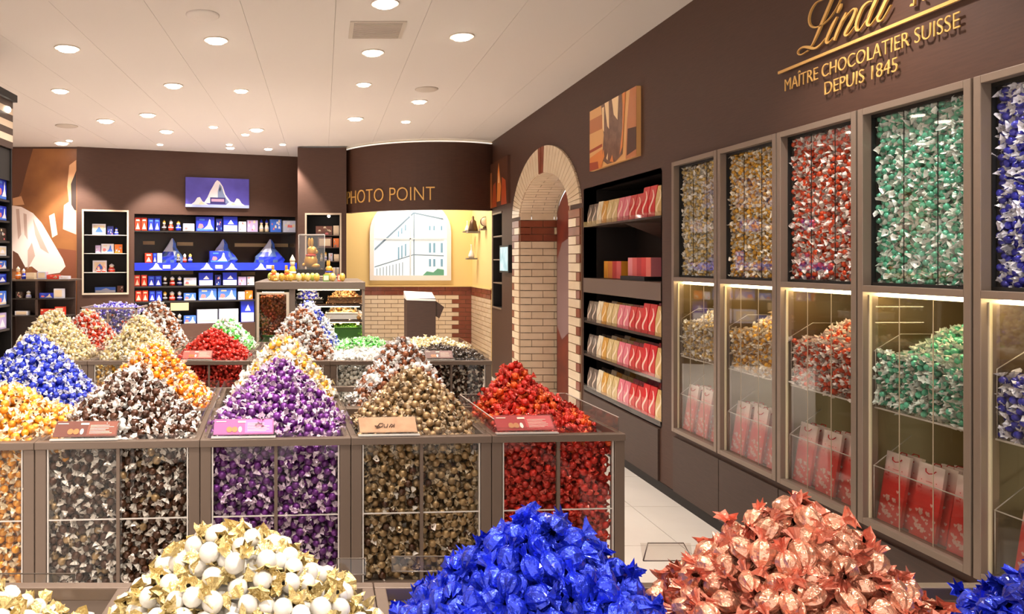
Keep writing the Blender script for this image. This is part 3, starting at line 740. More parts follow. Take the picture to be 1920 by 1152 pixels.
def words_text(s, x0, x1, base, cap):
    me_, co_ = text_mesh(s, 1.); tot = co_[:, 0].max()-co_[:, 0].min(); acc = ''; mn_ = co_[:, 0].min()
    for w_ in s.split(' '):
        _, c1 = text_mesh(acc+w_, 1.); _, cw = text_mesh(w_, 1.); r_ = c1[:, 0].max()-mn_; l_ = r_-(cw[:, 0].max()-cw[:, 0].min())
        put_text('word_lettering', w_, x0+l_/tot*(x1-x0), x0+r_/tot*(x1-x0), base, cap, MT, sg, M_GOLD); acc += w_+' '
words_text('MAÎTRE CHOCOLATIER SUISSE', -3.372, -2.446, 2.197, .053); words_text('DEPUIS 1845', -3.105, -2.712, 2.121, .052)
bx(-.004, .004, -3.419, -2.30, 2.286, 2.298).build('underline', M_GOLD, sg)
for ch in sg.children:
    if ch.name.startswith('underline'):
        ch.data.transform(Matrix(((1,0,0,0),(0,1,0,0),(0,0,1,0),(0,0,0,1))).inverted())
        for v in ch.data.vertices: v.co = (v.co.x, -v.co.y, v.co.z)
        ch.data.flip_normals()
def ribbon(mb, pts, org=(1490, 0), sc=9.143, th=.004):
    def cr(p0, p1, p2, p3, t):
        return tuple(.5*((2*b)+(-a+c)*t+(2*a-5*b+4*c-d)*t*t+(-a+3*b-3*c+d)*t**3) for a, b, c, d in zip(p0, p1, p2, p3))
    q = [pts[0]]+list(pts)+[pts[-1]]; P = []
    for i in range(len(pts)-1):
        for s in range(5): P.append(cr(q[i], q[i+1], q[i+2], q[i+3], s/5))
    P.append(pts[-1])
    W = []
    for x, y, wd in P:
        px, py = org[0]+x/sc, org[1]+y/sc
        W.append((-wy(px), wz(px, py), max(10, wd)/sc/480*.5))
    L = []
    for i, (u, z, hwid) in enumerate(W):
        a, b_ = W[max(0, i-1)], W[min(len(W)-1, i+1)]; dx, dz = b_[0]-a[0], b_[1]-a[1]; l = math.hypot(dx, dz) or 1
        nx, nz = -dz/l, dx/l; L.append(((u+nx*hwid, z+nz*hwid), (u-nx*hwid, z-nz*hwid)))
    V = []; Fq = []
    for (a, b_) in L: V += [(-th, -a[0], a[1]), (-th, -b_[0], b_[1]), (th, -a[0], a[1]), (th, -b_[0], b_[1])]
    for i in range(len(L)-1):
        o = i*4; Fq += [(o, o+1, o+5, o+4), (o+2, o+6, o+7, o+3), (o, o+4, o+6, o+2), (o+1, o+3, o+7, o+5)]
    mb.add(V, Fq)
sm = MB()
for st in [[(790,-170,12),(640,-60,12),(530,-5,14),(420,50,22),(335,180,32),(300,320,36),(322,430,34),(400,470,30),(500,440,20),(580,385,14),(680,280,12),(780,130,12),(850,-20,12),(900,-170,14),(880,-260,18),(800,-210,34),(740,-110,50),(690,0,60),(610,190,66),(520,400,64),(440,590,54),(370,740,28),(335,795,16)],
           [(290,860,12),(220,910,14),(145,940,20),(105,905,22),(130,850,22),(200,808,34),(290,810,54),(370,830,44),(440,810,34),(520,740,20),(590,650,12)],
           [(785,290,26),(720,410,60),(650,560,62),(600,690,58),(615,742,30),(660,710,14),(725,640,12)], [(858,60,10),(830,130,64),(788,222,26)],
           [(945,215,36),(880,350,66),(800,520,64),(735,690,50)], [(820,480,10),(940,290,14),(1030,180,18),(1085,148,28),(1100,200,54),(1050,330,64),(970,480,64),(922,580,50),(945,612,24),(1000,570,14),(1100,440,12)],
           [(1400,20,12),(1330,30,24),(1240,110,46),(1170,250,60),(1120,400,58),(1118,500,44),(1160,522,22),(1230,440,14),(1340,270,12),(1420,130,12)], [(1560,-230,40),(1450,20,68),(1380,180,66),(1310,370,60),(1322,435,36),(1370,420,16),(1480,270,12)],
           [(1740,-190,40),(1620,30,64),(1540,200,64),(1488,310,52),(1508,366,28),(1570,330,16),(1640,220,14),(1715,85,12)], [(1560,-95,16),(1680,-130,24),(1800,-180,16)]]:
    ribbon(sm, st)
sc_ = MB()
for st in [[(2050,110,12),(2075,85,40),(2125,75,30)], [(2115,70,24),(2120,10,22),(2130,-60,40),(2190,-140,70),(2290,-180,60),(2400,-230,20)], [(2230,-90,30),(2245,-20,22),(2300,0,20)]]: ribbon(sc_, st)
sc_.build('crest', M_GOLD, sg)['label'] = 'small gold crest after the script name'
sm.build('script_lettering', M_GOLD, sg)['label'] = 'flowing gold script name'

# ------------------------------------------------------------------ pictures on the wall
def polys(mb, lst, M):
    """flat coloured shapes of one print; each a little further out"""
    for i, (mi, pts) in enumerate(lst):
        vs = [M @ Vector((x, y, .0004+.00025*i)) for x, y in pts]; mb.add(vs, [tuple(range(len(pts)))], mi)
def rc(x0, y0, x1, y1): return [(x0, y0), (x1, y0), (x1, y1), (x0, y1)]
CP = [mat('print_amber', (226, 170, 106), .4), mat('print_copper', (190, 116, 66), .4), mat('print_brown', (80, 44, 26), .4), mat('print_chocolate', (104, 66, 46), .35, noise_mix=(130, 92, 70), nscale=14), mat('print_ivory', (250, 216, 166), .4),
      mat('print_rust', (168, 70, 34), .4), mat('print_orange', (222, 132, 62), .4)]
y0, y1, z0, z1 = 5.787, 4.925, 2.125, 2.588
e = empty('wall_picture'); e.matrix_world = Matrix.Translation((WX-.03, y0, z0)) @ MT; W_, H_ = y0-y1, z1-z0
tag(e, 'canvas picture of poured chocolate hanging above the bag shelves', 'picture')
bx(0, W_, 0, H_, -.03, 0).build('canvas', CP[0], e)
m = MB(); S = lambda pts: [(x*W_, y*H_) for x, y in pts]
polys(m, [(1, S(rc(0, .62, .3, .85))), (0, S(rc(0, .0, .25, .62))), (6, S([(0, 0), (.3, 0), (.34, .3), (0, .22)])), (5, S([(0, .3), (.3, .33), (.3, .38), (0, .35)])), (5, S([(0, 0), (.22, 0), (.2, .12), (0, .14)])), (1, S([(.8, .0), (1, .0), (1, 1), (.88, 1), (.82, .5)])),
          (2, S([(.82, .05), (1, .1), (1, .42), (.84, .44)])), (3, S([(.30, .12), (.34, .5), (.28, 1), (.48, 1), (.72, 1), (.76, .6), (.74, .1), (.6, .02), (.42, .02)])), (4, S([(.36, 1), (.42, .62), (.46, .56), (.45, 1)])), (4, S([(.52, 1), (.56, .75), (.64, .64), (.66, 1)])),
          (4, S([(.30, .95), (.32, .6), (.35, .55), (.35, .95)])), (6, S([(.68, .1), (.74, .2), (.80, 1), (.74, 1), (.74, .5)])), (6, S([(.30, .05), (.36, .16), (.34, .28), (.28, .1)])), (4, S([(.40, .12), (.44, .2), (.43, .08)])), (6, S([(.48, .05), (.53, .14), (.56, .02)]))], Matrix.Identity(4))
m.build('chocolate_print', CP, e)
y0, y1, z0, z1 = 9.24, 8.36, 2.08, 2.62
e = empty('wall_picture'); e.matrix_world = Matrix.Translation((WX-.03, y0, z0)) @ MT; W_, H_ = y0-y1, z1-z0
tag(e, 'narrow looking copper brown picture between the arch and the curved fascia', 'picture')
bx(0, W_, 0, H_, -.03, 0).build('canvas', CP[2], e)
m = MB(); polys(m, [(1, S(rc(0, 0, .12, .8))), (5, S([(.12, 0), (.2, .5), (.35, .55), (.4, 0)])), (6, S([(.42, .1), (.46, .7), (.52, .95), (.58, .7), (.66, .4), (.6, .1)])), (5, S([(.66, 0), (.7, .6), (.9, .5), (.95, 0)])), (4, S([(.5, .5), (.53, .75), (.56, .5)]))], Matrix.Identity(4))
m.build('chocolate_print', CP, e)
# small recessed shelves and a touch screen by the alcove
e = empty('recessed_shelf', (WX, 8.74, .86)); tag(e, 'tall thin dark recessed shelf by the photo alcove', 'shelf')
m = MB(); m.box(.0, .25, 0, .01, 0, 1.16); m.box(0, .25, .45, .46, 0, 1.16); m.box(.24, .25, 0, .46, 0, 1.16); m.box(0, .25, 0, .46, -.0, .01); m.box(0, .25, 0, .46, 1.15, 1.16); m.build('carcass', M_DARK, e)
m = MB()
for z in (0, 1.135): m.box(-.012, .0, -.01, .47, z, z+.02)
m.box(-.012, 0, .45, .47, 0, 1.155); m.build('frame', M_FRAME, e)
for z in (.3, .58, .86): bx(0, .24, .01, .45, z, z+.015).build('shelf_board', M_FRAME, e)
e = empty('touch_screen', (WX-.04, 8.28, 1.30)); tag(e, 'small glowing touch screen mounted on the wall by the arch', 'screen')
q = bx(0, .04, 0, .42, 0, .31).build('housing', M_BLACK, e); bx(-.002, 0, .03, .39, .02, .29).build('screen', mat('screen_glow', (176, 210, 220), .3, emis=.4, noise_mix=(130, 174, 190), nscale=9), q)

# ------------------------------------------------------------------ brick arch
def bricks(mb, org, U, V, N, W, Hh, bw, bh, col, gap=.007, t=.010, phase=.5):
    org, U, V, N = map(Vector, (org, U, V, N)); rows = int(round(Hh/bh))
    for r in range(rows):
        x = -bw*phase if r % 2 else 0.; i = 0
        while x < W-.001:
            a, b_ = max(0, x)+gap/2, min(W, x+bw)-gap/2
            if b_-a > .012:
                z0_, z1_ = r*bh+gap/2, (r+1)*bh-gap/2; m_ = col(r, i, a, b_)
                q = [org+U*p+V*z for p, z in ((a, z0_), (b_, z0_), (b_, z1_), (a, z1_))]; q2 = [p+N*t for p in q]
                mb.add(q+q2, [(0, 3, 2, 1), (4, 5, 6, 7), (0, 1, 5, 4), (1, 2, 6, 5), (2, 3, 7, 6), (3, 0, 4, 7)], m_)
            x += bw; i += 1
AD = .39; BH = .0745; BM = [M_BRICK, M_BRICKR]
ar = empty('brick_arch', (0, 0, 0)); tag(ar, 'arched doorway lined with cream and red brown glazed bricks', 'archway')
nr = int(A_S/BH)
m = MB(); RB = (nr-3, nr-2, nr-1)
bricks(m, (WX-.005, A_C+A_A-.006, 0), (1, 0, 0), (0, 0, 1), (0, -1, 0), AD, A_S, .24, BH, lambda r, i, a, b_: 1 if (r in RB and not (r == nr-2 and a > .15)) else 0)
m.build('jamb_bricks', BM, ar); m = MB()
bricks(m, (WX-.005, A_C-A_A+.006, 0), (1, 0, 0), (0, 0, 1), (0, 1, 0), AD, A_S, .24, BH, lambda r, i, a, b_: 1 if r in RB else 0)
m.build('jamb_bricks', BM, ar)
m = MB(); jw = A_RA-A_A
for ya, yb in ((A_C+A_A, A_C+A_RA), (A_C-A_A, A_C-A_RA)):
    s = 1 if yb > ya else -1
    for r in range(nr):
        red = r in RB and r != nr-2; cut = .20 if r % 2 else jw
        segs = [(0, jw, 1)] if red else ([(0, .19, 0), (.19, jw, 1)] if (r % 2 or r == nr-2) else [(0, jw, 0)])
        for a, b_, mi in segs: m.box(WX-.018, WX, ya+s*(a+.004), ya+s*(b_-.003), r*BH+.0035, (r+1)*BH-.0035, mi)
m.build('quoin_bricks', BM, ar)
m = MB(); NV = 34; zr = nr*BH
def arcp(t, a, bq):
    y = A_C+a*math.cos(t); return (y, max(zr, arch_z(y, a, bq)))
for k in range(NV):
    t0, t1 = math.pi*(k+.06)/NV, math.pi*(k+.94)/NV; mi = 1 if k in (16, 17) else 0
    a, b_, c_, d_ = arcp(t0, A_A, A_B), arcp(t0, A_RA, A_RB), arcp(t1, A_RA, A_RB), arcp(t1, A_A, A_B)
    m.prism([a, b_, c_, d_], 0, WX-.018, WX, mi)
m.build('arch_bricks', BM, ar)
m = MB(); NV = 40
for k in range(NV):
    for (xa, xb) in (((0, .24), (.24, AD)) if k % 2 else ((0, .12), (.12, .36), (.36, AD))):
        t0, t1 = math.pi*(k+.05)/NV, math.pi*(k+.95)/NV
        a, d_ = arcp(t0, A_A-.008, A_B-.008), arcp(t1, A_A-.008, A_B-.008); a2, d2 = arcp(t0, A_A+.004, A_B+.004), arcp(t1, A_A+.004, A_B+.004)
        m.prism([a, d_, d2, a2], 0, WX-.006+xa+.003, WX-.006+xb-.003, 0)
m.build('vault_bricks', BM, ar)
m = MB()                                         # mortar behind the bricks
for k in range(24):
    t0, t1 = math.pi*k/24, math.pi*(k+1)/24; i0, i1, o0, o1 = arcp(t0, A_A, A_B), arcp(t1, A_A, A_B), arcp(t0, A_RA, A_RB), arcp(t1, A_RA, A_RB)
    m.prism([i0, o0, o1, i1], 0, WX-.008, WX+.0); m.prism([i0, (i0[0], i0[1]+.06), (i1[0], i1[1]+.06), i1], 0, WX, WX+AD)
for s in (-1, 1):
    m.box(WX-.008, WX+.0, A_C+s*A_A, A_C+s*A_RA, 0, zr); m.box(WX, WX+AD, A_C+s*A_A, A_C+s*(A_A+.05), 0, zr+.01)
m.build('mortar', M_MORTAR, ar)
m = MB(); pts = [(A_C+A_A+.02, 0)]+[arcp(math.pi*k/24, A_A-.02, A_B-.02) for k in range(25)]+[(A_C-A_A-.02, 0)]
m.prism(pts, 0, WX+AD, WX+AD+.05, 0)
struct(m.build('door_1', M_BLACK))
m = MB(); pts = [(A_C+A_A-.06, 0)]+[arcp(math.pi*k/24, A_A-.06, A_B-.05) for k in range(25)]+[(A_C-A_A+.06, 0)]
m.prism(pts, 0, WX+AD-.02, WX+AD, 0)
m.add([(WX+AD-.022, y, z) for y, z in ((7.86, .75), (7.86, 1.45), (7.7, 1.62), (7.3, 1.7), (7.0, 1.3), (7.3, .8), (7.7, .62))], [tuple(range(7))], 1)
o = m.build('door_leaf', [mat('red_brown_door', (124, 50, 34), .4, noise_mix=(100, 40, 30), nscale=4), mat('mauve_grey_print', (140, 112, 112), .5)]); o.name = 'door_2'; struct(o)

# ------------------------------------------------------------------ niche with pouches
sh = empty('wall_shelf_unit', (WX, N_Y0, 0)); tag(sh, 'recessed dark brown shelf unit between the brick arch and the display cases', 'shelf unit')
L_ = N_Y1-N_Y0; D_ = .42
m = MB(); m.box(D_, D_+.01, 0, L_, N_Z0, N_Z1); m.box(.0, D_, -.01, 0, N_Z0, N_Z1); m.box(.0, D_, L_, L_+.01, N_Z0, N_Z1); m.box(0, D_, 0, L_, N_Z1, N_Z1+.01); m.box(0, D_, 0, L_, N_Z0-.01, N_Z0+.012); m.build('carcass', mat('shelf_interior', (40, 30, 26), .5), sh)
m = MB(); m.box(-.004, D_, 0, L_, 1.182, 1.296); m.build('counter_board', mat('ash_brown_board', (106, 86, 74), .45), sh)
SZ = [.425, .690, .955, 1.715]
for z in SZ[1:]:
    bx(.0, D_-.02, .004, L_-.004, z-.014, z).build('shelf_board', mat('shelf_board', (64, 50, 42), .35), sh)
    bx(-.006, -.002, .004, L_-.004, z-.014, z+.028).build('price_rail', M_ACR, sh)
bx(-.004, 0, .004, L_-.004, .40, .45).build('price_rail', M_ACR, sh)
m = MB(); m.add([(D_, .35, 1.70), (D_, 1.0, 1.70), (.05, .7, 1.70), (D_, .68, 1.55)], [(0, 1, 2), (0, 2, 3), (1, 3, 2)]); m.build('bracket', M_WALL2, sh)
def pouch_mats(nm, c1, c2): return [mat(nm+'_carton', c1, .35, coat=.3), mat(nm+'_swirl', c2, .3), mat('swirl_white', (250, 226, 206), .35)]
PK = {'silver': ((112, 98, 88), (200, 186, 172)), 'cream': ((238, 224, 196), (210, 180, 130)), 'gold': ((214, 158, 66), (250, 216, 140)), 'beige': ((214, 186, 130), (246, 226, 180)), 'pink': ((226, 120, 136), (252, 200, 200)), 'red': ((206, 44, 42), (250, 190, 170)), 'scarlet': ((212, 26, 30), (252, 206, 190)), 'tan': ((216, 176, 110), (250, 226, 170))}
PROTO = {}
def pouch(kind, wd, hh):
    key = (kind, round(wd, 3), round(hh, 3))
    if key in PROTO: return copy_tree(PROTO[key])
    e = empty('chocolate_pouch'); c1, c2 = PK[kind]; ms = pouch_mats(kind, c1, c2)
    m = MB(); dp = .05          # gusseted carton: full at the base, pinched along the top
    for (h0, h1, d0, d1) in ((0, .55, dp, dp*.85), (.55, .9, dp*.85, dp*.3), (.9, 1., dp*.3, dp*.18)):
        a0, a1 = dp/2-d0/2, dp/2-d1/2
        m.add([(a0, 0, h0*hh), (a0+d0, 0, h0*hh), (a0+d0, wd, h0*hh), (a0, wd, h0*hh), (a1, 0, h1*hh), (a1+d1, 0, h1*hh), (a1+d1, wd, h1*hh), (a1, wd, h1*hh)], [(0, 3, 2, 1), (4, 5, 6, 7), (0, 1, 5, 4), (1, 2, 6, 5), (2, 3, 7, 6), (3, 0, 4, 7)])
    body = m.build('carton', ms[0], e)
    s = MB()                    # the swirl of chocolate printed on the face
    for (mi, off, w_) in ((1, 0, .085), (2, .09, .04)):
        L = []
        for i in range(11):
            t = i/10; yy = wd*(.5+.30*math.sin(t*6.0+.6)*(1-.2*t)+off-.05); z = hh*(.1+.75*t); xx = -.001-.0004*mi+(0 if t < .6 else 0)
            xs = (dp*.075*min(1, z/hh/.55)) if z/hh < .55 else dp*.075+(z/hh-.55)/.35*dp*.275
            L.append((xs+xx, yy, z, wd*w_*(1.2-.6*t)))
        V = []; Fq = []
        for x, y, z, hw_ in L: V += [(x, y-hw_, z), (x, y+hw_, z+.004)]
        for i in range(10): Fq.append((2*i, 2*i+1, 2*i+3, 2*i+2))
        s.add(V, Fq, mi-1)
    s.build('swirl_print', ms[1:], body)
    PROTO[key] = e; return e
# along the shelf from the arch (far) to the viewer
SEQ = [('silver', .85), ('silver', .85), ('cream', .9), ('gold', .88), ('beige', .88), ('beige', .88), ('pink', .88), ('pink', .88), ('red', .88), ('red', .88), ('scarlet', 1.06), ('scarlet', 1.06), ('tan', 1.02)]
SN = {SZ[0]: 'bottom shelf', SZ[1]: 'shelf above the bottom one', SZ[2]: 'shelf under the counter board', SZ[3]: 'top shelf'}
KN = {'silver': 'silver brown', 'cream': 'cream', 'gold': 'golden', 'beige': 'beige', 'pink': 'pink', 'red': 'light red', 'scarlet': 'tall scarlet', 'tan': 'tan gold'}
first_ = set()
pit = (L_-.05)/len(SEQ)
for z in SZ:
    hb = {SZ[0]: .185, SZ[1]: .185, SZ[2]: .185, SZ[3]: .19}[z]; rows = 3 if z in SZ[:2] else 2
    for row in range(rows):
        cnt = {}
        for i, (kd, hs) in enumerate(SEQ):
            new = (kd, round(pit-.008, 3), round(hb*hs, 3)) not in PROTO
            p = pouch(kd, pit-.008, hb*hs); cnt[kd] = cnt.get(kd, 0)+1
            yy = N_Y1-.03-(i+1)*pit+.004
            p.matrix_world = Matrix.Translation((WX+.012+row*.10, yy, z+.001))
            extra = '' if sum(1 for s_ in SEQ if s_[0] == kd) == 1 else (' next to the arch side' if cnt[kd] == 1 else ' on the viewer side' if cnt[kd] == 2 else '')
            tag(p, '%s swirl pouch%s, %s row, %s' % (KN[kd], extra, ['front', 'second', 'third'][row], SN[z]), 'pouch', 'swirl pouches on the wall shelves')
# boxes on the counter board
def stripe_box(name, y0, y1, z0, z1, cols, lab, dp=.10, x=.10):
    e = empty(name, (WX+x, y0, z0)); wd = y1-y0; n = len(cols)
    MB().box(0, dp, 0, wd, 0, z1-z0).build('carton', mat(cols[0][0], cols[0][1], .35, coat=.3), e)
    for i, (nm, c_) in enumerate(cols):
        bx(-.002, 0, wd*(n-1-i)/n, wd*(n-i)/n, 0, z1-z0).build('colour_band', mat(nm, c_, .35, coat=.3), e)
    tag(e, lab, 'gift box'); return e
XB = WX+.10
stripe_box('gift_box', F*XB/(1165-PX), F*XB/(1133-PX), 1.30, 1.43, [('yellow_band', (232, 160, 50)), ('amber_band', (214, 120, 30)), ('crimson_band', (196, 30, 40)), ('rose_band', (226, 90, 90))], 'yellow and red striped gift box standing alone on the counter board')
bx(-.01, .16, F*XB/(1222-PX)-WX*0, F*XB/(1176-PX), 1.297, 1.325).build('riser', M_BLACK).location = (WX+.06, 0, 0)
tag(bpy.data.objects['riser'], 'low black riser block under the pink red gift box', 'riser')
stripe_box('gift_box', F*XB/(1221-PX), F*XB/(1178-PX), 1.326, 1.455, [('pale_rose_band', (236, 140, 150)), ('rose_band', (226, 90, 90)), ('crimson_band', (196, 30, 40)), ('scarlet_band', (224, 40, 40)), ('coral_band', (240, 110, 100))], 'pink and red striped gift box on the black riser')
# ------------------------------------------------------------------ back wall with the blue shelving
AB = math.atan2(.93, 2.79); TB = frame_at((-3.17, 9.64, 0), AB); TBI = TB.inverted()
def bs(px, py, d=0.):
    """pixel -> (along, height) on the plane d behind the back wall's face"""
    k = (px-PX)/F; o = TB @ Vector((0, d, 0)); dx, dy = math.cos(AB), math.sin(AB)
    s = (k*o.y-o.x)/(dx-k*dy); Y = o.y+s*dy; return s, H-(py-PY)*Y/F
S0, S1 = 0., 3.06
cx0, cz1 = bs(157, 396); cx1, cz0 = bs(238, 549)
nx0, nz1 = bs(252, 401); nx1 = 2.95; _, nz0 = bs(400, 607)
b = MB(); TH = .06
for s0, s1, z0, z1 in [(-.0, cx0, 0, CEIL), (cx0, cx1, 0, cz0), (cx0, cx1, cz1, CEIL), (cx1, nx0, 0, CEIL), (nx0, S1, nz1, CEIL), (nx0, S1, 0, nz0), (nx1, S1, nz0, nz1)]: b.box(s0, s1, 0, TH, z0, z1)
o = b.build('wall_back', M_WALL); o.matrix_world = TB; struct(o)
BX0, BX1, BY = -.322, .305, 9.60
_, kz1 = 0, H-(403-PY)*BY/F; kz0 = H-(517-PY)*BY/F; kx0, kx1 = (575-PX)*BY/F, (637-PX)*BY/F
b = MB()
for x0, x1, z0, z1 in [(BX0, kx0, 0, CEIL-.02), (kx1, BX1, 0, CEIL-.02), (kx0, kx1, 0, kz0), (kx0, kx1, kz1, CEIL-.02)]: b.box(x0, x1, BY, BY+.06, z0, z1)
b.box(BX0, BX0+.05, BY+.06, 10.6, 0, CEIL-.02); b.box(BX1-.05, BX1, BY+.06, 10.6, 0, CEIL-.02)
struct(b.build('wall_projecting', M_WALL)).name = 'wall_back_pier'
struct(bx(-5.2, -3.165, 9.66, 9.74, 0, CEIL).build('wall_back_left', M_WALL))
struct(bx(-5.2, -5.1, -2.2, 9.7, 0, CEIL).build('wall_left', mat('far_shop_wall', (214, 190, 168), .7)))
# mural of the chocolatier
def quadT(x, y, z): return Matrix(((1, 0, 0, x), (0, 0, -1, y), (0, 1, 0, z), (0, 0, 0, 1)))      # local x right, y up, z towards the viewer
YM = 9.655; mx0, mx1 = (18-PX)*YM/F, (144-PX)*YM/F; mz0, mz1 = .55, H-(279-PY)*YM/F
e = empty('wall_mural'); e.matrix_world = quadT(mx0, YM, mz0); tag(e, 'large warm mural of a person in a white jacket at work', 'mural')
W_, H_ = mx1-mx0, mz1-mz0
bx(0, W_, 0, H_, -.03, 0).build('panel', mat('mural_amber', (150, 96, 52), .5, noise_mix=(120, 72, 40), nscale=1.6), e)
def mp(px, py): return ((px-PX)*YM/F-mx0, H-(py-PY)*YM/F-mz0)
m = MB(); polys(m, [(1, [mp(18, 279), mp(62, 279), mp(50, 320), mp(40, 360), mp(18, 400)]), (3, [mp(60, 460), mp(143, 470), mp(143, 600), mp(60, 600)]), 
    (4, [mp(130, 310), mp(143, 300), mp(143, 400), mp(131, 395), mp(126, 350)]), (7, [mp(133, 345), mp(143, 320), mp(143, 395), mp(134, 392)]), (8, [mp(120, 385), mp(130, 378), mp(143, 400), mp(143, 440), mp(118, 430)]), (9, [mp(92, 405), mp(102, 400), mp(108, 440), mp(98, 446)]),
    (6, [mp(18, 385), mp(40, 388), mp(62, 400), mp(78, 418), mp(98, 452), mp(118, 486), mp(123, 500), mp(112, 512), mp(80, 516), mp(60, 500), mp(18, 505)]),
    (5, [mp(30, 392), mp(36, 392), mp(40, 440), mp(34, 450)]), (5, [mp(62, 410), mp(80, 450), mp(92, 476), mp(76, 466), mp(66, 440)]), (5, [mp(44, 400), mp(50, 402), mp(52, 450), mp(46, 440)]), (5, [mp(52, 470), mp(60, 455), mp(66, 480), mp(52, 505)]),
    (1, [mp(24, 470), mp(34, 476), mp(50, 506), mp(24, 508)]), (4, [mp(24, 372), mp(40, 368), mp(46, 384), mp(24, 386)])], Matrix.Identity(4))
m.build('printed_figure', [CP[0], mat('mural_umber', (96, 58, 40), .5), mat('mural_ochre', (178, 116, 64), .5), mat('mural_rust', (128, 72, 48), .5), mat('mural_tan', (206, 152, 110), .5), mat('mural_fold', (196, 168, 156), .5), mat('mural_white', (242, 224, 216), .5), mat('mural_dark', (52, 38, 34), .5), mat('mural_pink', (216, 172, 158), .5), mat('mural_cream', (250, 222, 184), .5)], e)

BLUE = (36, 58, 176); C_ = {'blue': (34, 52, 190), 'navy': (28, 34, 110), 'sky': (70, 116, 220), 'red': (220, 58, 34), 'white': (228, 226, 236), 'lilac': (190, 170, 214), 'dark': (58, 42, 36), 'cream': (236, 214, 182), 'brown': (120, 66, 44), 'green': (110, 170, 60), 'gold': (220, 170, 60), 'orange': (236, 120, 34), 'pale': (206, 210, 232), 'pink': (232, 120, 120)}
def cm(c_): return mat(c_+'_card', C_[c_], .35, coat=.25)
def carton(T, wd, hh, c1, lab, motif='peak', c2='white', dp=.08, name='gift_box', grp='boxes on the blue shelving'):
    e = empty(name); e.matrix_world = T
    body = bx(0, wd, 0, dp, 0, hh).build('carton', cm(c1), e)
    m = MB(); y = -.0015; q = lambda pts: [(x*wd, y, z*hh) for x, z in pts]
    def poly(pts, mi, k=0): m.add([(x*wd, y-.0008*k, z*hh) for x, z in pts], [tuple(range(len(pts)))], mi)
    if motif == 'peak':
        poly([(.04, .04), (.96, .04), (.96, .2), (.04, .2)], 1); poly([(.40, .15), (.62, .42), (.72, .86), (.78, .8), (.80, .5), (.94, .15)], 0, 1); poly([(.10, .25), (.26, .18), (.40, .3), (.34, .5), (.16, .52)], 2, 1); poly([(.16, .74), (.46, .74), (.46, .86), (.16, .86)], 1, 1)
    elif motif == 'frame':
        poly([(.1, .14), (.9, .14), (.9, .86), (.1, .86)], 1); poly([(.2, .24), (.8, .24), (.66, .5), (.5, .74), (.34, .5)], 0, 1)
    elif motif == 'tri': poly([(.14, .1), (.86, .1), (.62, .45), (.5, .62), (.38, .45)], 0); poly([(.2, .74), (.8, .74), (.8, .88), (.2, .88)], 1)
    elif motif == 'split': poly([(.02, .02), (.98, .02), (.98, .42), (.02, .42)], 0); poly([(.3, .5), (.46, .7), (.54, .78), (.74, .5)], 0, 1)
    elif motif == 'spots':
        rg = random.Random(int(wd*9999)); 
        for k in range(7):
            x, z, r = rg.uniform(.12, .88), rg.uniform(.12, .88), rg.uniform(.06, .12); poly([(x-r, z-r), (x+r, z-r), (x+r*.6, z+r), (x-r*.6, z+r)], k % 3, 1)
    m.build('front_print', [cm(c2), cm('sky' if c1 in ('blue', 'navy') else 'cream'), cm('pink')], body)
    tag(e, lab, 'gift box', grp); return e
def figure(T, wd, hh, body, hat, lab, grp='foil figures on the blue shelving'):
    e = empty('foil_figure'); e.matrix_world = T @ Matrix.Translation((wd/2, wd/2, 0)); r = wd/2
    MB().lathe([(r*.8, 0), (r, .03*hh), (r*.95, .3*hh), (r*.7, .52*hh), (r*.45, .56*hh)], 12).build('body', cm(body), e)
    MB().lathe([(r*.3, .54*hh), (r*.62, .6*hh), (r*.68, .7*hh), (r*.5, .78*hh)], 12).build('head', cm('cream'), e)
    MB().lathe([(r*.72, .74*hh), (r*.74, .8*hh), (r*.5, .88*hh), (r*.15, .97*hh), (.002, hh)], 12).build('hat', cm(hat), e)
    MB().lathe([(r*.97, .26*hh), (r*1.0, .30*hh), (r*.95, .34*hh)], 12).build('ribbon', cm('white' if body != 'white' else 'blue'), e)
    tag(e, lab, 'foil figure', grp); return e
def peak_bag(T, wd, hh, lab, seed):
    """a transparent gift bag tied over, printed as a snowy mountain"""
    e = empty('mountain_gift_bag'); e.matrix_world = T
    prof = [(1., 0), (1.0, .12), (.92, .25), (.62, .45), (.40, .62), (.26, .8), (.13, .93), (.05, 1.)]; seg = 18; rg = random.Random(seed); V = []; Fq = []; Mi = []
    for j, (r, z) in enumerate(prof):
        for i in range(seg):
            a = 2*math.pi*i/seg; rr = r*(1+.10*math.sin(3*a+seed)+rg.uniform(-.08, .08)); V.append((wd/2+rr*wd/2*math.cos(a)+(.04*wd if z > .7 else 0), .1+rr*.09*math.sin(a), z*hh))
    m = MB()
    for j in range(len(prof)-1):
        for i in range(seg):
            z = prof[j][1]; mid = rg.random(); c_ = (0 if mid < .5 else 2) if z < .4 else (1 if (i % seg) in range(9, 14) else 2 if mid < .45 else 3)
            m.add([V[j*seg+i], V[j*seg+(i+1) % seg], V[(j+1)*seg+(i+1) % seg], V[(j+1)*seg+i]], [(0, 1, 2, 3)], c_)
    m.build('printed_bag', [cm('blue'), cm('pale'), mat('slate_blue_card', (74, 96, 150), .3), cm('sky')], e); tag(e, lab, 'gift bag', 'mountain shaped gift bags'); return e
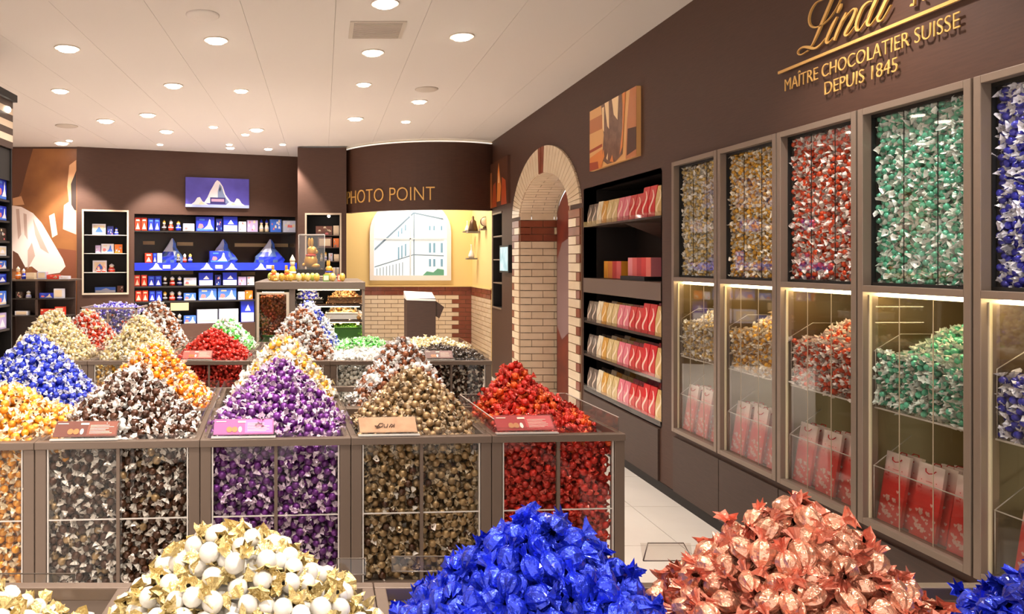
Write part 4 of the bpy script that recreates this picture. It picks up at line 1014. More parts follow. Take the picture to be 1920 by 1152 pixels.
# niche carcass and shelves
nic = empty('blue_shelving'); nic.matrix_world = TB; tag(nic, 'wide dark recessed shelving with a blue fascia in the back wall', 'shelving')
ND = .40
m = MB(); m.box(nx0, nx1, ND, ND+.02, nz0, nz1); m.box(nx0-.01, nx0, TH, ND, nz0, nz1); m.box(nx1, nx1+.01, TH, ND, nz0, nz1); m.box(nx0, nx1, TH, ND, nz1, nz1+.01); m.box(nx0, nx1, TH-.0, ND, nz0-.01, nz0); m.build('carcass', mat('shelving_interior', (50, 36, 30), .25, spec=.7), nic)
SHZ = {1: bs(252, 432)[1], 2: bs(252, 493)[1], 3: bs(252, 537.5)[1], 4: bs(252, 566)[1], 5: nz0+.002}
for r in (1, 3, 4): bx(nx0, nx1, .02, ND, SHZ[r]-.02, SHZ[r]).build('shelf_board', M_DARK, nic)
bx(nx0, nx1, .02, ND, SHZ[2]-.02, SHZ[2]).build('shelf_board', M_DARK, nic)
bx(nx0, nx1, -.02, .02, SHZ[2]-.105, SHZ[2]-.0).build('blue_fascia', cm('blue'), nic)
for px in (292, 335, 387, 433, 488):
    m = MB(); s, z = bs(px, 506); m.add([(s+x, -.0225, z+y) for x, y in ((-.09, 0), (.09, 0), (.05, .03), (.03, .07), (0, .095), (-.02, .06), (-.04, .03))], [tuple(range(7))], 0); m.build('mountain_print', cm('pale'), nic)
for px in (312, 410, 505):
    m = MB(); s, z = bs(px, 504); m.add([(s+x, -.0222, z+y) for x, y in ((-.05, 0), (.05, 0), (.05, .05), (-.05, .05))], [(0, 1, 2, 3)], 0); m.build('plaque_print', cm('lilac'), nic)
for px0, px1, y in ((268, 290, 455), (332, 362, 457), (440, 540, 459), (320, 362, 511), (452, 478, 513)):  # beige strips painted in as reflections on the dark back panel
    s0, z = bs(px0, y, ND); s1, _ = bs(px1, y, ND); bx(s0, s1, ND-.006, ND, z-.03, z+.02).build('reflection_strip', mat('beige_card_and_reflection', (206, 176, 130), .5), nic)
s0, z0 = bs(320, 583); s1, z1 = bs(354, 568); bx(s0, s1, .01, .014, z0, z1).build('beige_card', mat('beige_card_and_reflection', (0,0,0)), nic)
def BT(px0, px1, row, d=.04):
    s0, _ = bs(px0, 500, d); s1, _ = bs(px1, 500, d); return TB @ Matrix.Translation((s0, d, SHZ[row]+.001)), s1-s0
def hpx(py_top, py_bot, px): return (py_bot-py_top)*((TB @ Vector((bs(px, 500)[0], 0, 0))).y)/F
RN = {1: 'top shelf', 2: 'shelf behind the blue fascia', 3: 'shelf under the blue fascia', 4: 'fourth shelf of the blue shelving', 5: 'bottom shelf'}
ITEMS = [ # row, px0, px1, height px, kind, colours, label words
 (1,253,264,24,'c','red tri','red upright box at the shelf start'),(1,265,276,24,'c','red tri','red upright box next to the blue pair'),(1,278,288.5,23,'c','blue tri','blue upright box touching the red pair'),(1,289.5,300,23,'c','blue tri','blue upright box beside the figures'),
 (1,304,313,21,'f','dark gold','gold hatted dark figure'),(1,316,327,21,'f','red white','white hatted red figure'),(1,330,341,20,'f','blue gold','gold hatted blue figure'),(1,344,365,14,'c','pale peak','low pale blue box'),(1,368,403,27,'c','blue peak','large blue mountain box'),(1,405,417,24,'c','navy spots','narrow navy box'),
 (1,419,446,28,'c','blue split','blue and green box'),(1,448,462,19,'c','white spots','small white box with red print'),(1,464,484,22,'c','lilac spots','lilac box with red print'),(1,487,495.5,24,'f','cream blue','pink bodied blue hatted bottle, first'),(1,497,505.5,24,'f','cream blue','pink bodied blue hatted bottle, second'),(1,507,528,24,'c','sky spots','sky blue patterned box'),(1,531,555,22,'c','pale spots','pale patterned bag at the shelf end'),
 (2,272,286,18,'c','red tri','red box beside the first mountain bag'),(2,287,294,18,'c','blue tri','small blue box beside the red one'),(2,295,304,18,'c','white frame','white narrow box before the first mountain bag'),(2,331,339,17,'f','dark gold','small gold hatted figure'),(2,343,351,17,'f','red white','small red figure'),(2,353,362,17,'f','blue gold','small blue figure'),(2,394,429,22,'c','blue peak','blue mountain box before the middle mountain bag'),
 (3,252,263,21,'c','red tri','red box at the shelf start'),(3,265,276,21,'c','red tri','red box, inner one of the pair'),(3,278,290,19,'c','blue tri','blue box touching the red pair'),(3,291,303,19,'c','blue tri','blue box beside the figures'),(3,305,315,18,'f','dark white','dark white hatted figure'),(3,318,330,18,'f','red white','red white hatted figure'),(3,332,343,18,'f','navy white','navy white hatted figure'),(3,345,369,15,'c','pale peak','low pale blue box'),(3,373,400,24,'c','blue split','blue and green box, first'),(3,403,415,20,'c','navy spots','narrow navy box'),(3,418,445,24,'c','blue split','blue and green box, second'),(3,447,462,16,'c','lilac spots','small lilac box'),(3,464,477,16,'c','white spots','small white and red box'),
 (4,254,266,20,'c','red tri','red box at the shelf start'),(4,267,278,20,'c','red tri','red box, inner one of the pair'),(4,280,291,19,'c','blue tri','blue box touching the red pair'),(4,292.5,304,19,'c','blue tri','blue box beside the figures'),(4,305,315,18,'f','dark gold','gold hatted dark figure'),(4,317,330,18,'f','red white','white hatted red figure'),(4,332,343,18,'f','navy white','white hatted navy figure'),(4,345,368,14,'c','sky peak','low sky blue box'),(4,373,407,22,'c','sky peak','wide pale mountain box, first'),(4,409,444,22,'c','sky peak','wide pale mountain box, second'),(4,447,459,15,'c','white spots','small white box'),(4,460,474,17,'c','orange spots','orange and white box'),
 (5,305,315,18,'f','dark gold','gold hatted dark figure'),(5,317,330,19,'f','red white','white hatted red figure'),(5,332,343,19,'f','dark white','white hatted dark figure'),(5,345,368,15,'c','sky peak','low sky blue box'),(5,370,409,26,'c','pale frame','wide silvery pack, first'),(5,411,448,26,'c','pale frame','wide silvery pack, second'),(5,452,477,43,'c','blue split','tall blue and white box')]
for row, a, b_, hp, kd, cc, lab in ITEMS:
    T, wd = BT(a, b_, row, .05 if row != 2 else .06); c1, c2 = cc.split(); hh = hpx(0, hp, a)
    if kd == 'c': carton(T, wd*.97, hh, c1, '%s, %s' % (lab, RN[row]), c2, 'cream' if c1 in ('red', 'orange') else 'white')
    else: figure(T, wd*.95, hh, c1, c2, '%s, %s' % (lab, RN[row]))
for px0, px1, pyt, pyb, lab in ((299, 347, 441, 488, 'mountain shaped gift bag over the start of the blue fascia'), (392, 446, 443, 488, 'mountain shaped gift bag behind the blue box, middle of three'), (481, 535, 447, 492, 'mountain shaped gift bag standing beside the yellow sweets')):
    T, wd = BT(px0, px1, 2, .16); peak_bag(T, wd, hpx(pyt, pyb, px0), lab, px0)
# framed cabinet in the back wall
cab = empty('framed_cabinet'); cab.matrix_world = TB; tag(cab, 'narrow light framed wall cabinet with four glass shelves', 'cabinet')
m = MB(); m.box(cx0, cx1, .30, .31, cz0, cz1); m.box(cx0-.01, cx0, TH, .3, cz0, cz1); m.box(cx1, cx1+.01, TH, .3, cz0, cz1); m.box(cx0, cx1, TH, .3, cz1, cz1+.01); m.box(cx0, cx1, 0, .3, cz0-.01, cz0); m.build('carcass', M_DARK, cab)
FRL = mat('pale_frame', (196, 178, 158), .4)
m = MB(); g_ = .022
for q in ((cx0-g_, cx0, cz0-g_, cz1+g_), (cx1, cx1+g_, cz0-g_, cz1+g_), (cx0, cx1, cz0-g_, cz0), (cx0, cx1, cz1, cz1+g_)): m.box(q[0], q[1], -.012, .004, q[2], q[3])
m.build('frame', FRL, cab)
CZ = [bs(160, y)[1] for y in (440, 475, 511)]
for z in CZ: bx(cx0, cx1, .02, .3, z-.008, z).build('shelf_glass', M_EDGE, cab)
def CT(px0, px1, k, d=.08):
    s0, _ = bs(px0, 500, d); s1, _ = bs(px1, 500, d); return TB @ Matrix.Translation((s0, d, (CZ+[cz0])[k]+.001)), s1-s0
CN = ['upper shelf', 'second shelf', 'third shelf', 'bottom shelf']
for k, a, b_, hp, kd, cc, lab in [(0,173,199,21,'c','white frame','white edged picture box'),(0,201,213,17,'c','navy spots','deep blue box by the picture box'),(0,214,223,15,'f','blue blue','small all blue figure'),(1,179,189,15,'c','lilac spots','lilac little box'),(1,190,214,18,'c','white peak','white mountain box'),(1,215,230,17,'c','orange spots','orange and blue little box'),
                              (2,174,201,22,'c','white frame','white box with a green picture'),(2,181,189,11,'f','red red','small red figure, first'),(2,191,199,11,'f','red red','small red figure, second'),(2,203,217,16,'f','red white','red figure with white hat'),(3,178,218,10,'c','sky split','low sky blue box'),(3,220,232,12,'c','brown spots','little brown box')]:
    T, wd = CT(a, b_, k, .05 if 'small red' in lab else .12); c1, c2 = cc.split(); hh = hpx(0, hp, a)
    if kd == 'c': carton(T, wd*.97, hh, c1, '%s, %s of the framed cabinet' % (lab, CN[k]), c2, 'sky' if c1 == 'white' else 'white', grp='boxes in the framed cabinet')
    else: figure(T, wd*.95, hh, c1, c2, '%s, %s of the framed cabinet' % (lab, CN[k]), 'figures in the framed cabinet')
# sign with the mountain
s0, z1 = bs(348, 332, -.04); s1, z0 = bs(467, 392, -.04); W_, H_ = s1-s0, z1-z0; z0b = bs(348, 388, -.04)[1]
e = empty('mountain_picture'); e.matrix_world = TB @ quadT(s0, -.04, z0b); H_ = z1-z0b; tag(e, 'violet blue picture of a snowy mountain above the blue shelving', 'picture')
bx(0, W_, 0, H_, -.03, 0).build('canvas', mat('violet_blue', (92, 84, 190), .4, noise_mix=(78, 70, 166), nscale=3), e)
m = MB(); S = lambda pts: [(x*W_, y*H_) for x, y in pts]
polys(m, [(0, S(rc(0, 0, 1, .10))), (1, S([(.28, .14), (.34, .34), (.38, .55), (.42, .70), (.46, .86), (.49, .93), (.53, .88), (.58, .72), (.62, .45), (.68, .28), (.74, .14)])), (2, S([(.50, .14), (.50, .55), (.53, .8), (.56, .72), (.59, .5), (.63, .32), (.7, .14)])), (3, S([(.52, .62), (.54, .72), (.55, .62), (.53, .52)])),
          (4, S(rc(.38, .12, .62, .34))), (5, S(rc(.40, .2, .60, .29))), (1, S([(.08, .08), (.14, .18), (.18, .32), (.22, .34), (.26, .2), (.36, .08)])), (1, S([(.62, .08), (.70, .22), (.76, .18), (.80, .33), (.84, .3), (.88, .16), (.94, .08)])), (6, S([(.2, .1), (.24, .2), (.3, .1)])), (6, S([(.7, .1), (.74, .16), (.8, .1)]))], Matrix.Identity(4))
m.build('mountain_print', [mat('ice_blue', (176, 190, 240), .4), mat('snow_white', (238, 232, 240), .4), mat('glacier_blue', (130, 146, 186), .4), mat('rock_dark', (54, 66, 84), .4), mat('plaque_navy', (58, 50, 120), .4), mat('plaque_rose', (206, 160, 190), .4), mat('warm_white', (240, 214, 190), .4)], e)
# framed case in the pier
pc = empty('framed_case'); tag(pc, 'light framed wall case in the projecting brown pier', 'cabinet')
m = MB(); m.box(kx0, kx1, BY+.35, BY+.36, kz0, kz1); m.box(kx0-.01, kx0, BY+.06, BY+.36, kz0, kz1); m.box(kx1, kx1+.01, BY+.06, BY+.36, kz0, kz1); m.box(kx0, kx1, BY+.06, BY+.36, kz1, kz1+.01); m.box(kx0, kx1, BY, BY+.36, kz0-.012, kz0); m.build('carcass', M_DARK, pc)
m = MB()
for q in ((kx0-g_, kx0, kz0-g_, kz1+g_), (kx1, kx1+g_, kz0-g_, kz1+g_), (kx0, kx1, kz0-g_, kz0), (kx0, kx1, kz1, kz1+g_)): m.box(q[0], q[1], BY-.012, BY+.004, q[2], q[3])
m.build('frame', FRL, pc)
kz = [H-(y-PY)*BY/F for y in (441, 464, 490)]
for z in kz: bx(kx0, kx1, BY+.02, BY+.35, z-.01, z).build('shelf_board', M_WALL2, pc)
MB().ball((.08, BY+.1, kz1-.012), .018).build('lamp_bulb', M_LAMP, pc)
def KT(px0, px1, z, d=.06): return Matrix.Translation(((px0-PX)*(BY+d)/F, BY+d, z+.001)), (px1-px0)*(BY+d)/F
for px0, px1, k, hp, kd, cc, lab in [(592,624,0,17,'c','brown spots','brown patterned gift box, top tier'),(625,636,0,18,'c','cream frame','cream box beside the patterned one, top tier'),(596,623,1,19,'c','brown frame','plain brown box, second tier'),(625,636,1,17,'c','orange spots','orange box, second tier'),
        (600,606,2,16,'f','cream gold','cream figure, third tier'),(608,614,2,18,'f','white gold','white figure, third tier'),(616,624,2,15,'c','pale spots','pale small box, third tier'),(626,636,2,13,'c','cream frame','cream little box, third tier'),(600,607,3,14,'f','gold gold','gold figure, lowest tier'),(609,616,3,17,'f','white white','white figure, lowest tier'),(617,622,3,15,'f','dark white','dark figure, lowest tier'),(624,629.5,3,15,'c','white frame','white slim box, lowest tier'),(630.5,636,3,15,'c','white frame','white slim box by the frame, lowest tier')]:
    T, wd = KT(px0, px1, (kz+[kz0])[k]); c1, c2 = cc.split(); hh = hp*BY/F
    if kd == 'c': carton(T, wd*.97, hh, c1, lab+' of the pier case', c2, 'cream', grp='boxes in the pier case')
    else: figure(T, wd*.95, hh, c1, c2, lab+' of the pier case', 'figures in the pier case')

# ------------------------------------------------------------------ photo alcove behind the curved fascia
AY = 10.5
struct(bx(.28, 2.10, AY, AY+.08, 1.075, CEIL).build('wall_alcove', M_YELLOW)); struct(bx(.28, 2.10, AY+.01, AY+.08, 0, 1.075).build('wall_alcove_lower', M_MORTAR))
e = empty('brick_wainscot'); tag(e, 'cream brick wainscot with red brown border round the photo alcove', 'wainscot')
m = MB(); ax0, ax1 = .30, 2.09; BHW = .0595; nrw = 18
def cw(r, i, a, b_):
    if r >= nrw-2: return 1
    x = a; return 1 if (x > (1.60 if r % 2 else 1.42)) and r < nrw-2 else 0
bricks(m, (ax0, AY+.012, 0), (1, 0, 0), (0, 0, 1), (0, -1, 0), ax1-ax0, nrw*BHW, .19, BHW, cw, t=.012)
bricks(m, (WX-.0, 10.49, 0), (0, -1, 0), (0, 0, 1), (-1, 0, 0), 1.2, nrw*BHW, .19, BHW, lambda r, i, a, b_: 1 if r >= nrw-2 else 0, t=.012)
m.build('glazed_bricks', BM, e)
m = MB(); m.box(ax0, ax1, AY-.018, AY+.01, nrw*BHW, nrw*BHW+.02); m.box(WX-.02, WX, 9.28, 10.49, nrw*BHW, nrw*BHW+.02); m.build('ledge', M_YELLOW, e)
# window light box
wx0, wx1 = (693-PX)*AY/F, (845-PX)*AY/F; wz0 = H-(526-PY)*AY/F; wzs = H-(436-PY)*AY/F; wc = (wx0+wx1)/2; ww = (wx1-wx0)/2
e = empty('window_light_box'); tag(e, 'bright arched window panel showing a pale street view in a white frame', 'light box')
def outl(r, z0, rz): return [(wc-r, z0)]+[(wc-r*math.cos(math.pi*k/20), wzs+rz*math.sin(math.pi*k/20)) for k in range(21)]+[(wc+r, z0)]
A_, B_ = outl(ww, wz0, .50), outl(ww-.06, wz0+.07, .44); m = MB(); n = len(A_)
for i in range(n-1): m.prism([A_[i], A_[i+1], B_[i+1], B_[i]], 1, AY-.04, AY)
m.prism([A_[0], B_[0], B_[-1], A_[-1]], 1, AY-.04, AY); m.build('frame', M_WHITE, e)
m = MB(); m.prism(B_[::-1], 1, AY-.012, AY); m.build('lit_panel', mat('window_glow', (236, 244, 250), .5, emis=.26), e)
m = MB(); PM = Matrix(((1, 0, 0, 0), (0, 0, -1, AY-.0125), (0, 1, 0, 0), (0, 0, 0, 1)))
def wp(px, py): return ((px-PX)*AY/F, H-(py-PY)*AY/F)
lst = [(0, [wp(702, 470), wp(775, 400), wp(832, 412), wp(832, 518), wp(702, 518)])]
lst += [(1, [wp(702, 466), wp(775, 398), wp(776, 401), wp(702, 471)]), (1, [wp(775, 398), wp(832, 410), wp(832, 413), wp(775, 401)]), (1, [wp(775, 400), wp(777, 400), wp(777, 518), wp(775, 518)]), (1, [wp(702, 500), wp(775, 477), wp(775, 479), wp(702, 502)]), (1, [wp(777, 477), wp(832, 479), wp(832, 481), wp(777, 479)])]
for x in (804, 812, 826):
    lst.append((2, [wp(x, 456), wp(x+4, 456), wp(x+4, 474), wp(x, 474)])); lst.append((2, [wp(x, 486), wp(x+4, 486), wp(x+4, 500), wp(x, 500)])); lst.append((2, [wp(x, 424), wp(x+3, 424), wp(x+3, 432), wp(x, 432)]))
for k, x in enumerate((746, 752, 759, 768)): lst.append((2, [wp(x, 464-k*3), wp(x+2.5, 463-k*3), wp(x+2.5, 486-k*3), wp(x, 487-k*3)])); lst.append((2, [wp(x, 434-k*6), wp(x+2, 433-k*6), wp(x+2, 444-k*6), wp(x, 445-k*6)]))
for k in range(9): x = 706+k*6; lst.append((1, [wp(x, 504-k*1.5), wp(x+1.2, 504-k*1.5), wp(x+1.2, 517), wp(x, 517)]))
lst.append((3, [wp(792, 517), wp(800, 509), wp(812, 511), wp(820, 504), wp(832, 506), wp(832, 517)]))
polys(m, lst, PM)
m.build('street_print', [mat('wp_pale', (226, 236, 240), .5, emis=.2), mat('wp_line', (110, 130, 146), .5, emis=.16), mat('wp_pane', (110, 150, 176), .5, emis=.18), mat('wp_green', (90, 146, 118), .5, emis=.16)], e)
m = MB(); cxm = (769-PX)*AY/F; zc = H-(448-PY)*AY/F; m.box(cxm-.008, cxm+.008, AY-.03, AY-.012, wz0+.07, wzs+.44); m.box(wx0+.06, wx1-.06, AY-.03, AY-.012, zc-.008, zc+.008); m.build('glazing_bar', mat('pale_bar', (206, 212, 218), .4), e)
# bells and clocks on small brackets
def bracket_thing(px, py, kind, Y, lab, s=1.):
    p = at(px, py, Y); e = empty('shelf_ornament', (p.x, p.y, p.z)); e.scale = (s, s, s)
    bx(-.10, .10, -.08, .08, -.03, 0).build('ledge', mat('grey_ledge', (120, 112, 104), .4), e)
    if kind == 'bell': MB().lathe([(.085, 0), (.08, .04), (.06, .12), (.05, .17), (.02, .2), (.02, .24), (.004, .26)], 14).build('bell', mat('dark_bronze', (86, 62, 42), .35, metal=.6), e)
    elif kind == 'clock':
        MB().lathe([(.05, 0), (.045, .03), (.02, .05)], 12).build('foot', mat('dark_bronze', (0,0,0)), e)
        MB().lathe([(.08, -.02), (.08, .02)], 18, T=Matrix.Translation((0, 0, .13)) @ Matrix.Rotation(math.pi/2, 4, 'X')).build('clock_face', cm('cream'), e)
        MB().lathe([(.092, -.018), (.092, .015)], 18, T=Matrix.Translation((0, .01, .13)) @ Matrix.Rotation(math.pi/2, 4, 'X')).build('rim', mat('dark_bronze', (0,0,0)), e)
    else: MB().lathe([(.05, 0), (.06, .05), (.035, .12), (.012, .16), (.012, .24), (.02, .26)], 12).build('bottle', M_WHITE, e)
    tag(e, lab, 'ornament')
bracket_thing(887, 434, 'bell', 10.0, 'dark bronze bell on a grey wall ledge in the alcove', .8); bracket_thing(910, 429, 'clock', 9.6, 'round clock ornament on a wall ledge close to the dark recess', .7); bracket_thing(884, 484, 'bottle', 10.1, 'white vase on a lower wall ledge in the alcove', .7)
bracket_thing(876, 434, 'bottle', 10.25, 'small white vase beside the bronze bell', .55)
# kiosk
KY = 8.6; p0, p1 = at(763, 560, KY), at(817, 560, KY)
e = empty('photo_kiosk', (p0.x, KY, 0)); tag(e, 'brown photo kiosk pedestal with white sloping lid in the alcove', 'kiosk'); kw = p1.x-p0.x; kh = H-(560-PY)*KY/F
MB().prism([(0, 0), (kw, 0), (kw, kh-.0), (0, kh)], 1, 0, .30).build('pedestal', M_WALL2, e)
MB().prism([(kw-.01, kh-.02), (kw+.10, kh-.10), (kw+.045, kh-.23), (kw-.01, kh-.20)], 1, .02, .28).build('angled_head', M_WALL2, e)
MB().add([(-.005, -.005, kh), (kw-.0, -.005, kh-.01), (kw-.0, .305, kh+.06), (-.005, .305, kh+.075), (-.005, -.005, kh-.02), (kw, -.005, kh-.03), (kw, .305, kh-.0), (-.005, .305, kh-.0)], [(0, 1, 2, 3), (4, 7, 6, 5), (0, 4, 5, 1), (1, 5, 6, 2), (2, 6, 7, 3), (3, 7, 4, 0)]).build('white_lid', M_WHITE, e)
# curved fascia
P0, P1, P2 = Vector((.30, 9.75)), Vector((1.15, 9.07)), Vector((2.10, 9.24))
def circ(a, b_, c_):
    d = 2*(a.x*(b_.y-c_.y)+b_.x*(c_.y-a.y)+c_.x*(a.y-b_.y)); ux = (a.length_squared*(b_.y-c_.y)+b_.length_squared*(c_.y-a.y)+c_.length_squared*(a.y-b_.y))/d; uy = (a.length_squared*(c_.x-b_.x)+b_.length_squared*(a.x-c_.x)+c_.length_squared*(b_.x-a.x))/d
    return Vector((ux, uy))
CC = circ(P0, P1, P2); CR = (P0-CC).length; a0 = math.atan2(P0.y-CC.y, P0.x-CC.x) % (2*math.pi); a2 = math.atan2(P2.y-CC.y, P2.x-CC.x) % (2*math.pi)
def arc(t, r=0.): a = a0+(a2-a0)*t; return (CC.x+(CR+r)*math.cos(a), CC.y+(CR+r)*math.sin(a))
DZ0, DZ1 = 2.055, CEIL-.035
m = MB(); N = 40
V = []
for i in range(N+1):
    for r, z in ((0, DZ0), (0, DZ1), (-.08, DZ1), (-.08, DZ0)): x, y = arc(i/N, r); V.append((x, y, z))
Fq = [(i*4+j, (i+1)*4+j, (i+1)*4+(j+1) % 4, i*4+(j+1) % 4) for i in range(N) for j in range(4)]
m.add(V, Fq, 0, False); m.add(V[:4], [(0, 1, 2, 3)]); m.add(V[-4:], [(3, 2, 1, 0)])
e = empty('curved_fascia'); tag(e, 'curved dark brown fascia band above the photo alcove', 'fascia')
o = m.build('fascia_panel', M_WALL, e)
m = MB(); V = []
for i in range(N+1):
    for r, z in ((-.004, CEIL-.028), (-.004, CEIL-.016), (-.03, CEIL-.016), (-.03, CEIL-.028)): x, y = arc(i/N, r); V.append((x, y, z))
m.add(V, Fq); m.build('cove_light', mat('cove_glow', (255, 250, 240), .4, emis=.35), e)
m = MB(); V = []
me, co = text_mesh('PHOTO POINT', 1., .01)
_, ch = text_mesh('H', 1.); ch = ch[:, 1].max(); mn, mxx = co[:, 0].min(), co[:, 0].max(); Ltot = abs(a2-a0)*CR
def t_of_px(px):
    best = min(range(2001), key=lambda k: abs(PX+F*arc(k/2000)[0]/arc(k/2000)[1]-px)); return best/2000
tE = t_of_px(815); tP = t_of_px(731); gl = (tE-tP)*Ltot                 # 'POINT' spans 731..815
_, cpo = text_mesh('POINT', 1.); ratio = (cpo[:, 0].max()-cpo[:, 0].min())/(mxx-mn); full = gl/ratio; t0_ = tE-full/Ltot
out = []
for x, y, z in co:
    X, Y = arc(t0_+(x-mn)/(mxx-mn)*full/Ltot, .008+(z*.6)); out.append((X, Y, H-(377-PY)*9.15/F+y/ch*.163))
me.vertices.foreach_set('co', np.array(out, np.float32).ravel()); me.materials.clear(); me.materials.append(M_GOLD); me.update()
o = bpy.data.objects.new('photo_point_lettering', me); COL.objects.link(o); tag(o, 'gold raised capitals following the curved brown fascia', 'lettering')
pl = bpy.data.lights.new('alcove_light', 'AREA'); pl.energy = 30; pl.size = .9; pl.color = (1, .9, .76); o = bpy.data.objects.new('alcove_light', pl); COL.objects.link(o); o.location = (1.2, 9.85, CEIL-.05)

# ------------------------------------------------------------------ counter with baskets
CY0, CY1 = 5.4, 6.55; cz = H-(529-PY)*CY0/F; x0, x1 = (478-PX)*CY0/F, (685-PX)*CY0/F
e = empty('display_counter', (x0, CY0, 0)); tag(e, 'taupe topped display counter with an open front in the middle of the shop', 'counter'); cw_ = x1-x0
bx(0, cw_, 0, CY1-CY0, cz-.055, cz).build('counter_top', M_FRAME_D, e, .003); xm = (542-PX)*CY0/F-x0; xn = (553-PX)*CY0/F-x0
bx(0, .012, .01, 1.1, 0, cz-.055).build('side_panel', M_FRAME_D, e); bx(cw_-.022, cw_-.004, .01, .03, 0, cz-.055).build('post', M_FRAME, e); bx(xm, xn, .01, .05, 0, cz-.055).build('post', M_FRAME_D, e)
bx(.012, xm, .3, .31, 0, cz-.055).build('rear_panel', M_DARK, e); bx(xm, cw_, .5, .51, 0, cz-.055).build('rear_panel', M_DARK, e); bx(0, xm, .01, .03, 0, .80).build('front_panel', M_FRAME_D, e)
m = MB(); za, zb = .82, cz-.075
for q in ((.012, .03, za, zb), (xm-.02, xm, za, zb), (.03, xm-.02, za, za+.015), (.03, xm-.02, zb-.015, zb)): m.box(q[0], q[1], 0, .02, q[2], q[3])
m.build('window_frame', FRL, e); bx(.03, xm-.02, .008, .012, za+.015, zb-.015).build('glass_pane', M_GLASS, e)
ZS = [H-(y-PY)*CY0/F for y in (572, 602, 640)]
for z in ZS[:2]: bx(xn, cw_-.022, .03, .5, z-.012, z).build('shelf_board', M_WALL2, e)
bx(xn+.02, cw_-.04, .05, .07, cz-.062, cz-.056).build('light_strip', M_STRIP, e); bx(.05, xm-.04, .04, .05, cz-.078, cz-.074).build('light_strip', M_STRIP, e)
for z in ZS[:2]: bx(xn+.02, cw_-.04, .05, .06, z-.018, z-.013).build('light_strip', M_STRIP, e)
bx(.03, xm-.02, .03, .3, za+.001, za+.013).build('shelf_board', M_WALL2, e)
ck('nut_chocolate', (190, 130, 84), (226, 190, 150), R=.013, label='tan brown ball in clear wrapper'); ck('ginger_truffle', (150, 66, 34), (170, 100, 60), R=.013, label='rust red ball in brown wrapper')
ck('leaf_green_truffle', (70, 130, 30), (110, 170, 50), R=.014, label='leaf green ball in green foil'); ck('apricot_truffle', (240, 180, 110), (246, 226, 200), R=.02, label='apricot ball in white paper')
def basket(xa, xb, y0, z, hh, lab, name='basket', mt=None):
    e2 = empty(name, (xa, y0, z+.001)); wd = xb-xa; mt = mt or mat('wicker', (150, 104, 62), .6, noise_mix=(110, 72, 42), nscale=60)
    m = MB(); 
    for q in ((0, wd, 0, .008), (0, wd, .212, .22), (0, .008, .008, .212), (wd-.008, wd, .008, .212)): m.box(q[0], q[1], q[2], q[3], 0, hh)
    m.box(0, wd, 0, .22, 0, .006); m.build('basket_wall', mt, e2)
    m = MB(); m.tube([(0, 0, hh), (wd, 0, hh), (wd, .22, hh), (0, .22, hh), (0, 0, hh)], .007, 6); m.build('rim', mt, e2); tag(e2, lab, 'basket'); return e2
I4 = Matrix.Identity(4)
def cbx(px): return (px-PX)*CY0/F
basket(cbx(616)+.0, cbx(678), CY0+.06, ZS[0], .05, 'wicker basket of tan chocolates, top shelf of the counter'); heap('nut_chocolate', Matrix.Translation((0, 0, 0)), cbx(647), CY0+.17, .115, .10, ZS[0]+.045, .09, 'in the wicker basket of the counter', 61, tries=2500)
basket(cbx(612), cbx(679), CY0+.06, ZS[1], .05, 'white tray of apricot sweets, middle shelf of the counter', 'tray', M_WHITE); heap('apricot_truffle', I4, cbx(645), CY0+.17, .12, .10, ZS[1]+.03, .07, 'on the white tray of the counter', 62, tries=2000, p=4)
basket(cbx(628), cbx(678), CY0+.06, ZS[2], .09, 'green tray of foil sweets, lowest shelf of the counter', 'tray', mat('green_tray', (60, 110, 40), .5)); heap('leaf_green_truffle', I4, cbx(653), CY0+.17, .09, .10, ZS[2]+.08, .06, 'in the green tray of the counter', 63, tries=2000, p=4)
basket(cbx(556), cbx(606), CY0+.10, ZS[0], .03, 'dark tray of blue sweets, top shelf of the counter', 'tray', M_DARK); heap('cobalt_truffle', I4, cbx(577), CY0+.2, .085, .10, ZS[0]+.02, .15, 'in the counter beside the wicker basket', 64, tries=2500)
basket(cbx(492), cbx(536), CY0+.04, za+.013, .05, 'low tray of rust red sweets behind the framed pane', 'tray', mat('green_tray', (0,0,0))); slab_fill('ginger_truffle', I4, cbx(489), cbx(538), CY0+.05, CY0+.12, za+.06, zb-.03, 'behind the framed pane of the counter', 65, tries=3000)
def rabbit(T, s, lab, ribbon='red', body=(226, 176, 84)):
    e2 = empty('foil_rabbit'); e2.matrix_world = T @ Matrix.Scale(s, 4); g1 = mat('gold_foil', body, .3, metal=.6)
    m = MB(); m.ball((0, 0, .30), .26, sc=(1, .8, 1.15)); m.ball((.04, 0, .70), .19, sc=(1.05, .8, 1)); m.ball((.20, 0, .66), .08)
    m.ball((-.06, .05, 1.02), .07, sc=(.9, .5, 2.6)); m.ball((.04, -.05, 1.02), .07, sc=(.9, .5, 2.6)); m.ball((.16, .1, .12), .13, sc=(1.5, .7, .8)); m.ball((.16, -.1, .12), .13, sc=(1.5, .7, .8)); m.ball((-.26, 0, .16), .08)
    m.build('body', g1, e2); MB().lathe([(.19, .50), (.215, .53), (.19, .56)], 14).build('ribbon', cm(ribbon), e2); MB().ball((.18, -.02, .50), .04).build('bell', M_GOLD, e2)
    tag(e2, lab, 'chocolate rabbit'); return e2
gcase = empty('glass_case', at(560, 500, 5.9)); gcase.location.z = cz+.085; wd = .205; hh = .275
tag(gcase, 'clear display case with a dark base holding a gold rabbit', 'display case')
bx(-.04, wd+.05, -.02, .24, -.045, 0).build('base', M_DARK, gcase)
m = MB()
for q in ((0, .004, 0, .2), (wd-.004, wd, 0, .2), (.004, wd-.004, 0, .004), (.004, wd-.004, .196, .2)): m.box(q[0], q[1], q[2], q[3], 0, hh)
